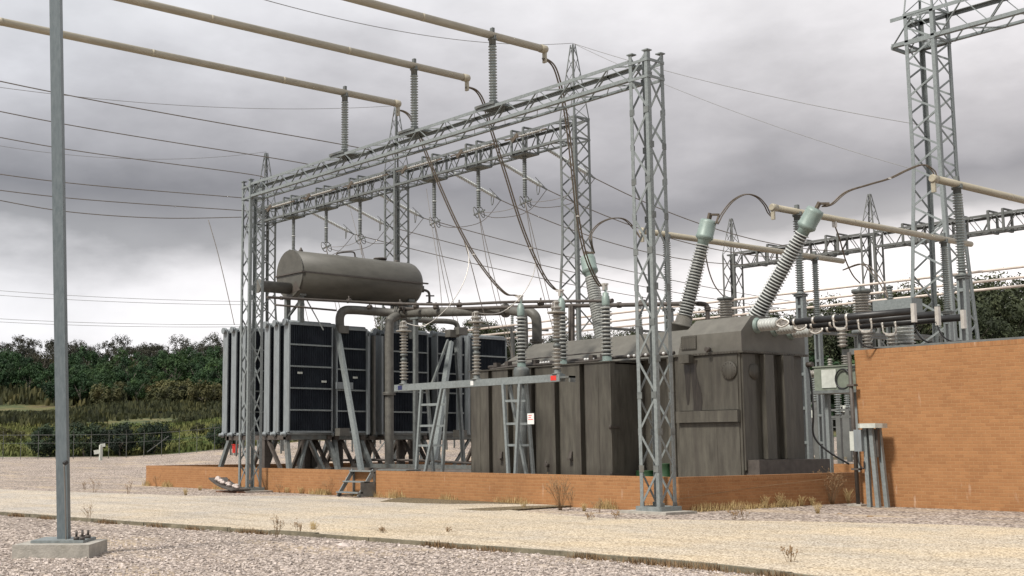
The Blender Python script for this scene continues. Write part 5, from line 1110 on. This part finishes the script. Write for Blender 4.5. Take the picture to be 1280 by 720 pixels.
# lines arriving from the left
LL = [((80, 118), (430, 181), (468, 190), 'highest thick'), ((80, 155), (350, 199), (392, 207), 'second thick'), ((80, 186), (300, 216), (330, 222), 'third thick'), ((80, 228), (300, 247), (326, 250), 'fourth thick'), ((80, 247), (300, 263), (322, 265), 'fifth thick'), ((80, 264), (200, 272.5), (316, 271), 'lowest thick')]
for a, b, c, wd in LL:
    e_ = onY(c[0], c[1], BY - .6); m_ = onX(b[0], b[1], e_.x); s_ = onX(a[0], a[1], e_.x); far_ = s_ + (s_ - m_) * .8
    wire('overhead_line', [far_ + ZZ * .6, s_, m_, e_], .034, M['wire'], '%s of the six overhead line wires coming in from the left edge' % wd, 'wire', 'line wires from the left', res=8)
pk = lambda x: V((x, BY, BP + .1))
for a, x, wd in (((80, 103), BX[1], 'the middle peaked tower from the left edge'), ((80, 180), BX[2], 'the left peaked tower from the left edge'), ((410, -2), BX[0], 'the right peaked tower from the top edge')):
    s_ = onX(a[0], a[1], x) if a[0] < 100 else at(a[0], a[1], 48); e_ = pk(x); wire('earth_wire', sag(s_ + (s_ - e_) * .4, e_, .9), .016, M['thinwire'], 'hair-thin earth wire running to the top of ' + wd, 'wire', 'earth wires')
t1 = V((CX, BY, 17.9)); wire('earth_wire', sag(pk(BX[0]), at(1150, 156, 52.6), .35) , .016, M['thinwire'], 'upper thin earth wire sloping from the right peaked tower to the tall right tower', 'wire', 'earth wires')
wire('earth_wire', sag(pk(BX[0]), at(1150, 214, 53), .45), .014, M['thinwire'], 'lower thin earth wire sloping from the right peaked tower to the tall right tower', 'wire', 'earth wires')
q = onX(260, 275, onY(316, 271, BY - .6).x)
wire('dropper', path([(260.5, 275), (272, 315), (284, 365), (293, 406)], q.dot(fh), q.dot(fh) - 2), .03, M['wire'], 'lone dark wire hanging from the lowest left line down behind the radiators', 'wire')
for i, (y0, y1, wd) in enumerate(((362, 377, 'upper'), (368, 381, 'second'), (398, 405, 'third'), (402, 408, 'lowest'))):
    wire('distant_line', sag(at(-40, y0 - 2, 260), at(330, y1, 240), .6), .05, M['thinwire'], '%s of the faint distant lines above the treetops at the left' % wd, 'wire', 'faint distant lines')

# ------------------------------------------------------------------ perimeter fence
fz = Thing('mesh_fence', 'distant wire mesh security fence with thin posts in front of round shrubs at the left', 'fence', at(180, 566, 100))
fpts = []
for px in list(range(-40, 640, 22)):
    D = 101 + max(0, (px - 85)) * .028; p = at(px, 560, D); p.z = ground_z(p.x, p.y); fpts.append(p)
for i, p in enumerate(fpts): fz.part('post', MB().bar(p, p + ZZ * 1.95, .035, .035).bar(p + ZZ * 1.95, p + ZZ * 2.25 - fh * .15, .03, .03), M['far'])
for h in (1.95, 1.3, .12):
    fz.part('strand', MB().tube([p + ZZ * h for p in fpts], .014 if h < 1.9 else .022, 4, 1), M['far'])
fz.part('brace', MB().bar(at(184, 565, 102), at(211, 545, 102.5), .06, .06), M['far'])

# ------------------------------------------------------------------ vegetation
def crown_mesh(name, seed, R_, H_, clumps, leaves, ls, shell=.55, bottom=.25, open_=0.0):
    rn = random.Random(seed); vs = []; fs = []
    cs = []
    for i in range(clumps):
        a = rn.uniform(0, 6.28); u = rn.uniform(-1, 1); r = rn.uniform(shell, 1.0) ** .7; s = math.sqrt(1 - u * u)
        z = u * r; x, y = math.cos(a) * s * r, math.sin(a) * s * r
        if z < -bottom * 1.6 and rn.random() < .6: z = -z * .5
        cs.append((V((x * R_, y * R_, z * H_ / 2)), rn.uniform(.55, 1.25)))
    for c, sz in cs:
        cr_ = R_ * .30 * sz
        for j in range(int(leaves * sz)):
            d = V((rn.gauss(0, 1), rn.gauss(0, 1), rn.gauss(0, .75))); d = d.normalized() * (cr_ * rn.random() ** .4); p = c + d
            n_ = (d.normalized() + V((rn.uniform(-.7, .7), rn.uniform(-.7, .7), rn.uniform(-.2, 1.0)))).normalized(); u = n_.orthogonal().normalized(); q = Matrix.Rotation(rn.uniform(0, 6.28), 3, n_) @ u; w_ = n_.cross(q)
            l = ls * rn.uniform(.6, 1.3); b = len(vs)
            vs += [tuple(p - q * l), tuple(p + w_ * l * .45), tuple(p + q * l), tuple(p - w_ * l * .45)]; fs.append((b, b + 1, b + 2, b + 3))
    me = bpy.data.meshes.new(name); me.from_pydata(vs, [], fs); me.update(); return me, cs
def trunk_mesh(seed, H0, H, R_, cs, r0, lean=.08):
    rn = random.Random(seed + 100); mb = MB(); top = V((rn.uniform(-lean, lean) * H, rn.uniform(-lean, lean) * H, H0 + H * .25))
    mid = top * .5 + V((rn.uniform(-.2, .2), rn.uniform(-.2, .2), 0)); mid.z = top.z * .5
    def limb(a, b, ra, rb_):
        d = b - a; mb.lathe(a, d, [(ra, 0), ((ra + rb_) / 2, d.length * .5), (rb_, d.length)], 7, caps=False)
    limb(V((0, 0, -.3)), mid, r0, r0 * .8); limb(mid, top, r0 * .8, r0 * .55)
    for c, s in cs[:max(5, len(cs) // 3)]:
        e = c + V((0, 0, H0 + H * .5)); s0 = mid.lerp(top, rn.uniform(.2, 1)); k = s0.lerp(e, .5) + V((0, 0, rn.uniform(-.2, .5)))
        limb(s0, k, r0 * .38, r0 * .22); limb(k, e, r0 * .22, r0 * .06)
    return mb
PROTO = {}
def tree_proto(kind, seed, label, cat, R_, H_, H0, clumps, leaves, ls, leafm, r0, **kw):
    me, cs = crown_mesh(kind + '_crown', seed, R_, H_, clumps, leaves, ls, **kw); me.materials.append(leafm)
    t = bpy.data.objects.new(kind, None); col.objects.link(t); tag(t, label, cat)
    c = bpy.data.objects.new('crown', me); col.objects.link(c); c.parent = t; c.location = (0, 0, H0 + H_ / 2)
    tk_ = trunk_mesh(seed, H0, H_, R_, cs, r0).build('trunk', M['bark'], t); return t
E_ = []
for s in (1, 2, 3, 4):
    E_.append(tree_proto('eucalyptus_tree', s, 'dark open-crowned eucalyptus', 'tree', 3.4 + s * .2, 4.6 + .3 * s, 4.2, 26, 50, .26, M['leafd'], .22, shell=.35))
M['leafm'] = mat_leaf('forest_leaves', (.014, .020, .009), (.034, .046, .018), (.065, .078, .032), .6)
F_ = [tree_proto('forest_tree', s, 'leafy forest tree', 'tree', 3.3, 6.0 + .5 * (s - 41), 3.2, 60, 120, .15, M['leafm'], .2, shell=.35, bottom=.4) for s in (41, 42, 43)]
G_ = []
for s in (11, 12, 13):
    G_.append(tree_proto('wattle_tree', s, 'dense green tree', 'tree', 3.0, 6.2, 1.0, 46, 70, .24, M['leafg'], .2, shell=.45, bottom=.5))
S_ = []
for s in (21, 22, 23):
    S_.append(tree_proto('scrub_bush', s, 'low scrub bush', 'bush', 1.6, 1.9, .1, 26, 60, .15, M['leafs'] if s != 23 else M['leafy'], .06, shell=.4, bottom=.6))
H_ = [tree_proto('round_shrub', 31, 'round dark shrub', 'shrub', 1.55, 2.5, .15, 44, 110, .11, M['leafh'], .07, shell=.5, bottom=.7)]
used = set()
def plant(protos, rn, px, D, sc_, label, cat, group, lat=None):
    p = at(px, 500, D); z = ground_z(p.x, p.y); pr = protos[rn.randrange(len(protos))]
    if pr.name not in used: used.add(pr.name); o = pr; o['label'] = label; o['category'] = cat; o.location = (p.x, p.y, z); o.rotation_euler.z = rn.uniform(0, 6.28); o.scale = (sc_, sc_, sc_ * rn.uniform(.9, 1.1))
    else: o = dup(pr, (p.x, p.y, z), label, cat, rn.uniform(0, 6.28), (sc_, sc_, sc_ * rn.uniform(.9, 1.15)))
    o['group'] = group; return o
rv = random.Random(77)
tl = 'dark open-crowned eucalyptus on the wooded skyline left of the radiators'; tl2 = 'dense green tree low on the wooded hillside left of the radiators'
# hill at the left
for k in range(34):
    px = -30 + k * 12.5 + rv.uniform(-5, 5); plant(E_, rv, px, rv.uniform(292, 325), rv.uniform(.48, .76), tl if px < 285 else 'treetop of a distant eucalyptus showing behind the radiators', 'tree', 'skyline eucalypts on the left' if px < 285 else 'skyline eucalypts behind the radiators')
for k in range(26):
    px = -20 + k * 13 + rv.uniform(-6, 6); plant(E_, rv, px, rv.uniform(255, 285), rv.uniform(.55, .8), 'dark eucalyptus on the upper hillside just below the skyline trees at the left', 'tree', 'upper hillside eucalypts')
for k in range(30):
    px = -20 + k * 11 + rv.uniform(-6, 6); plant(G_, rv, px, rv.uniform(212, 255), rv.uniform(.7, 1.1), tl2, 'tree', 'green trees on the left hillside')
for px, D, s_ in ((100, 202, .8), (115, 205, .85), (128, 200, .75), (86, 204, .7), (172, 199, .62), (258, 200, .75), (275, 204, .95), (282, 199, .8), (215, 206, .5), (68, 203, .9)): plant(G_, rv, px, D, s_, 'dark green tree standing out at the foot of the left hillside', 'tree', 'trees at the foot of the hillside')
for k in range(70):
    D = rv.choice((rv.uniform(124, 150), rv.uniform(190, 212), rv.uniform(190, 212))); px = rv.uniform(-20, 560) if D < 160 else rv.uniform(130, 560); plant(S_, rv, px, D, rv.uniform(.7, 1.5) * (1.2 if D > 150 else .42), 'low scrub bush on the grassy slope beyond the left fence', 'bush', 'scrub bushes on the slope')
for px, s_, wd in ((108, 1.15, 'leftmost, widest'), (152, 1.0, 'second from the left, wedge-shaped'), (193, .95, 'third from the left'), (281, .9, 'rightmost, partly behind the radiators'), (62, 1.1, 'at the far left beside the close steel column')):
    plant(H_, rv, px, 107.5 + rv.uniform(0, 2), s_, 'round dark shrub behind the mesh fence, ' + wd, 'shrub', 'round shrubs along the fence')
# forest behind and to the right
for k in range(22):
    px = 490 + k * 20 + rv.uniform(-8, 8); plant(F_, rv, px, rv.uniform(225, 270), rv.uniform(1.0, 1.35), 'distant eucalyptus behind the transformer and pipes', 'tree', 'distant eucalypts behind the transformer')
for k in range(40):
    px = 880 + k * 11 + rv.uniform(-6, 6); hh = 1.28 + .34 * smooth(1060, 1180, px); plant(F_, rv, px, rv.uniform(148, 172), hh * rv.uniform(.9, 1.12), 'tall eucalyptus in the forest edge behind the right end of the yard', 'tree', 'eucalypts behind the right of the yard')
for k in range(30):
    px = 885 + k * 15 + rv.uniform(-6, 6); plant(G_, rv, px, rv.uniform(120, 142), rv.uniform(.8, 1.2), 'bushy green tree at the edge of the right part of the yard', 'tree', 'green trees at the right yard edge')
for k in range(26):
    px = 480 + k * 16 + rv.uniform(-6, 6); plant(S_, rv, px, rv.uniform(118, 140), rv.uniform(.8, 1.3), 'low scrub bush behind the transformer base', 'bush', 'scrub behind the transformer')
for i in (E_, F_, G_, S_, H_):
    for o in i:
        if o.name not in used:
            for c in list(o.children): bpy.data.objects.remove(c)
            bpy.data.objects.remove(o)
# ground cover: one uncountable mass of low scrub and long grass on the slopes
def cover_fn(n, seed, pxr, Dr, hl, wl, cut=-.42):
    rn = random.Random(seed); mb = MB()
    for i in range(n):
        D = Dr[0] + (Dr[1] - Dr[0]) * rn.random(); px = rn.uniform(*pxr); p = at(px, 500, D); nz = mnoise.noise(V((p.x * .05, p.y * .05, 3)))
        if nz < cut + .2 * rn.random(): continue
        z = ground_z(p.x, p.y); h = rn.uniform(*hl) * (.6 + nz + .4); a = rn.uniform(0, 3.14); dx, dy = math.cos(a) * wl * rn.uniform(.5, 1), math.sin(a) * wl * rn.uniform(.5, 1); lx, ly = rn.uniform(-.2, .2), rn.uniform(-.2, .2)
        mb.quad((p.x - dx, p.y - dy, z - .05), (p.x + dx, p.y + dy, z - .05), (p.x + dx * .4 + lx, p.y + dy * .4 + ly, z + h), (p.x - dx * .5 + lx, p.y - dy * .5 + ly, z + h * .85))
    return mb
tag(single('hillside_scrub', cover_fn(26000, 5, (-60, 600), (200, 330), (.5, 2.2), .45), M['leafs'], 'mass of dull scrub and undergrowth covering the left hillside', 'scrub', (0, 0, 0)), kind='stuff')
tag(single('forest_undergrowth', cover_fn(16000, 6, (600, 1360), (124, 300), (.6, 2.4), .45), M['leafd'], 'dark undergrowth filling the forest behind the right of the yard', 'undergrowth', (0, 0, 0)), kind='stuff')
tag(single('heath_band', cover_fn(16000, 7, (-60, 640), (150, 192), (.5, 1.2), .28), M['leafs'], 'brownish heath growing in a band across the slope beyond the left fence', 'heath', (0, 0, 0)), kind='stuff')
M['grassblade'] = surf('long_grass', (.045, .078, .014), (.16, .15, .045), .12, .9)
tag(single('long_grass', cover_fn(26000, 8, (-60, 640), (109, 156), (.2, .55), .16, -2), M['grassblade'], 'long yellow-green grass on the slope behind the mesh fence', 'grass', (0, 0, 0)), kind='stuff')

def fringe(pts, n, seed, h0, h1, side, clump=.5):
    rn = random.Random(seed); mb = MB()
    for i in range(n):
        k = rn.randrange(len(pts) - 1); p = pts[k].lerp(pts[k + 1], rn.random()); nz = mnoise.noise(V((p.x * .9, p.y * .9, seed)))
        if nz < -.05 + clump * rn.random() * .6: continue
        d = abs(rn.gauss(0, .07)); b = p + side * d; h = rn.uniform(h0, h1) * (.5 + nz); a = rn.uniform(0, 6.28); e = b + V((math.cos(a) * h * .4, math.sin(a) * h * .4, h)) + side * .02; w_ = V((-math.sin(a), math.cos(a), 0)) * rn.uniform(.004, .009); mb.quad(b - w_, b + w_, e + w_ * .2, e - w_ * .2)
    return mb
wf = [V((X0, WY - .02, 0)), V((-44, WY - .02, 0)), V((-36, WY - .02, 0)), V((-35, WY - .02, 0)), V((-24.5, WY - .02, 0)), V((X1, WY - .02, 0))]
tag(single('wall_foot_grass', fringe(wf, 9000, 3, .08, .38, V((0, -1, 0)), .5), M['straw'], 'dry straw grass growing along the foot of the low front wall', 'grass', (0, 0, 0)), kind='stuff')
tag(single('side_wall_grass', fringe([V((X1 + .02, WY, 0)), V((X1 + .02, 30.3, 0))], 2200, 4, .06, .26, V((1, 0, 0)), 1.0), M['straw'], 'dry golden grass along the foot of the right side of the low wall', 'grass', (0, 0, 0)), kind='stuff')
tag(single('kerb_grass', fringe([p + V((.03, -.14, .0)) for p in kp], 9000, 5, .04, .16, V((0, -1, 0)), .5), M['strap'], 'short brown grass and moss along the kerb edge', 'grass', (0, 0, 0)), kind='stuff')
# dry weeds and tufts, each one a plant
def weed(px, py, H, label, m, n=14, spread=.35, z=0.0, twig=True, Yc=None):
    p = onZ(px, py, z); 
    if px < 850 and p.y > WY - .08: p.y = WY - .1
    if px > 850 and p.x < X1 + .1: q_ = onX(px, py, X1 + .1); p = V((X1 + .1, q_.y, z))
    rn = random.Random(int(px * 7 + py)); mb = MB()
    for i in range(n):
        a = rn.uniform(0, 6.28); s = rn.uniform(.2, 1) * spread * H; h = H * rn.uniform(.55, 1); b = V((p.x + rn.uniform(-.05, .05), min(p.y + rn.uniform(-.05, .05), WY - .03) if p.y <= WY else p.y, z))
        e = b + V((math.cos(a) * s, math.sin(a) * s, h)); 
        if p.y <= WY and e.y > WY - .02 and e.x < X1: e.y = WY - .02
        k = b.lerp(e, .5) + V((0, 0, h * .12)); mb.tube([b, k, e], .0035 if twig else .003, 3, 2)
        if twig:
            for j in range(3):
                c = k.lerp(e, rn.random()); f_ = c + V((rn.uniform(-.12, .12), rn.uniform(-.12, 0), rn.uniform(.02, .15))) * min(1, H * 1.6); mb.tube([c, f_], .0025, 3, 1)
                for q in range(2): g_ = f_ + V((rn.uniform(-.02, .02), rn.uniform(-.03, 0), rn.uniform(-.02, .02))); mb.quad(g_, g_ + V((.025, 0, .012)), g_ + V((.012, .004, .035)))
    return single('dry_weed' if twig else 'grass_tuft', mb, m, label, 'weed' if twig else 'grass', (p.x, p.y, z), 'dry weeds' if twig else 'straw tufts')
weeds = ((118, 617, .7, 'thin dry weed on the gravel left of the bund wall corner'), (160, 619, .6, 'second dry weed on the gravel, near the bund wall corner'), (106, 612, .35, 'faint low weed on the gravel at the far left'), (196, 609, .62, 'brown twiggy weed against the left corner of the bund wall'), (110, 650, .4, 'dry stalks on the kerb at the lower left'), (374, 668, .3, 'sparse stalks growing from the kerb below the bund steps'), (345, 672, .42, 'tall lone stalk on the kerb left of the bund steps'), (410, 619, .7, 'dark twiggy weed against the wall just left of the metal steps'), (350, 616, .4, 'brown weed against the wall right of the left gantry tower'), (700, 638, .85, 'largest brown twiggy bush against the wall left of the near gantry tower'), (714, 637, .6, 'smaller brown twigs beside the large twiggy bush at the wall'), (748, 641, .4, 'low reddish weed against the wall close to the near gantry tower'), (737, 652, .2, 'small weed at the road edge left of the near tower footing'), (772, 651, .2, 'small weed at the road edge beside the near tower footing'), (560, 667, .1, 'short stalk in the middle of the road'), (478, 668, .14, 'short fluffy stalk on the road below the metal steps'), (917, 652, .35, 'thin weed on the gravel strip right of the near tower'), (931, 652, .4, 'thin weed next to the first on the gravel strip right of the near tower'), (988, 706, .28, 'sparse weed on the road at the lower right'), (1040, 621, .9, 'tall tangled dry weed against the dark right part of the bund wall'))
for px, py, H, lb in weeds:
    big = 'largest' in lb or 'tangled' in lb
    weed(px, py, H * (1 if big else .8), lb, M['strap'], n=34 if big else 8, spread=.5)
for px, py, H, lb in ((1022, 642, .30, 'golden grass tuft on the gravel in front of the dark right wall'), (957, 628, .35, 'straw tuft along the foot of the right bund wall, first from the tower'), (975, 627, .4, 'straw tuft along the foot of the right bund wall, second from the tower'), (1002, 624, .3, 'straw tuft along the foot of the right bund wall, middle one'), (1015, 623, .25, 'low straw tuft along the foot of the right bund wall, past the middle'), (1060, 620, .45, 'yellow straw tuft beside the conduit pole footing'), (232, 619, .25, 'yellow tuft on the gravel edge left of the left gantry tower'), (250, 613, .2, 'small tuft at the wall left of the rubble tray'), (365, 616, .22, 'pale tuft at the wall between the left gantry tower and the steps'), (378, 617, .25, 'pale tuft at the wall, nearer to the steps'), (392, 664, .2, 'tuft at the kerb in the lower left'), (655, 636, .2, 'tuft at the wall left of the large twiggy bush'), (730, 639, .22, 'tuft at the wall right of the large twiggy bush')):
    weed(px, py, H, lb, M['straw'], n=40, spread=.5, twig=False)
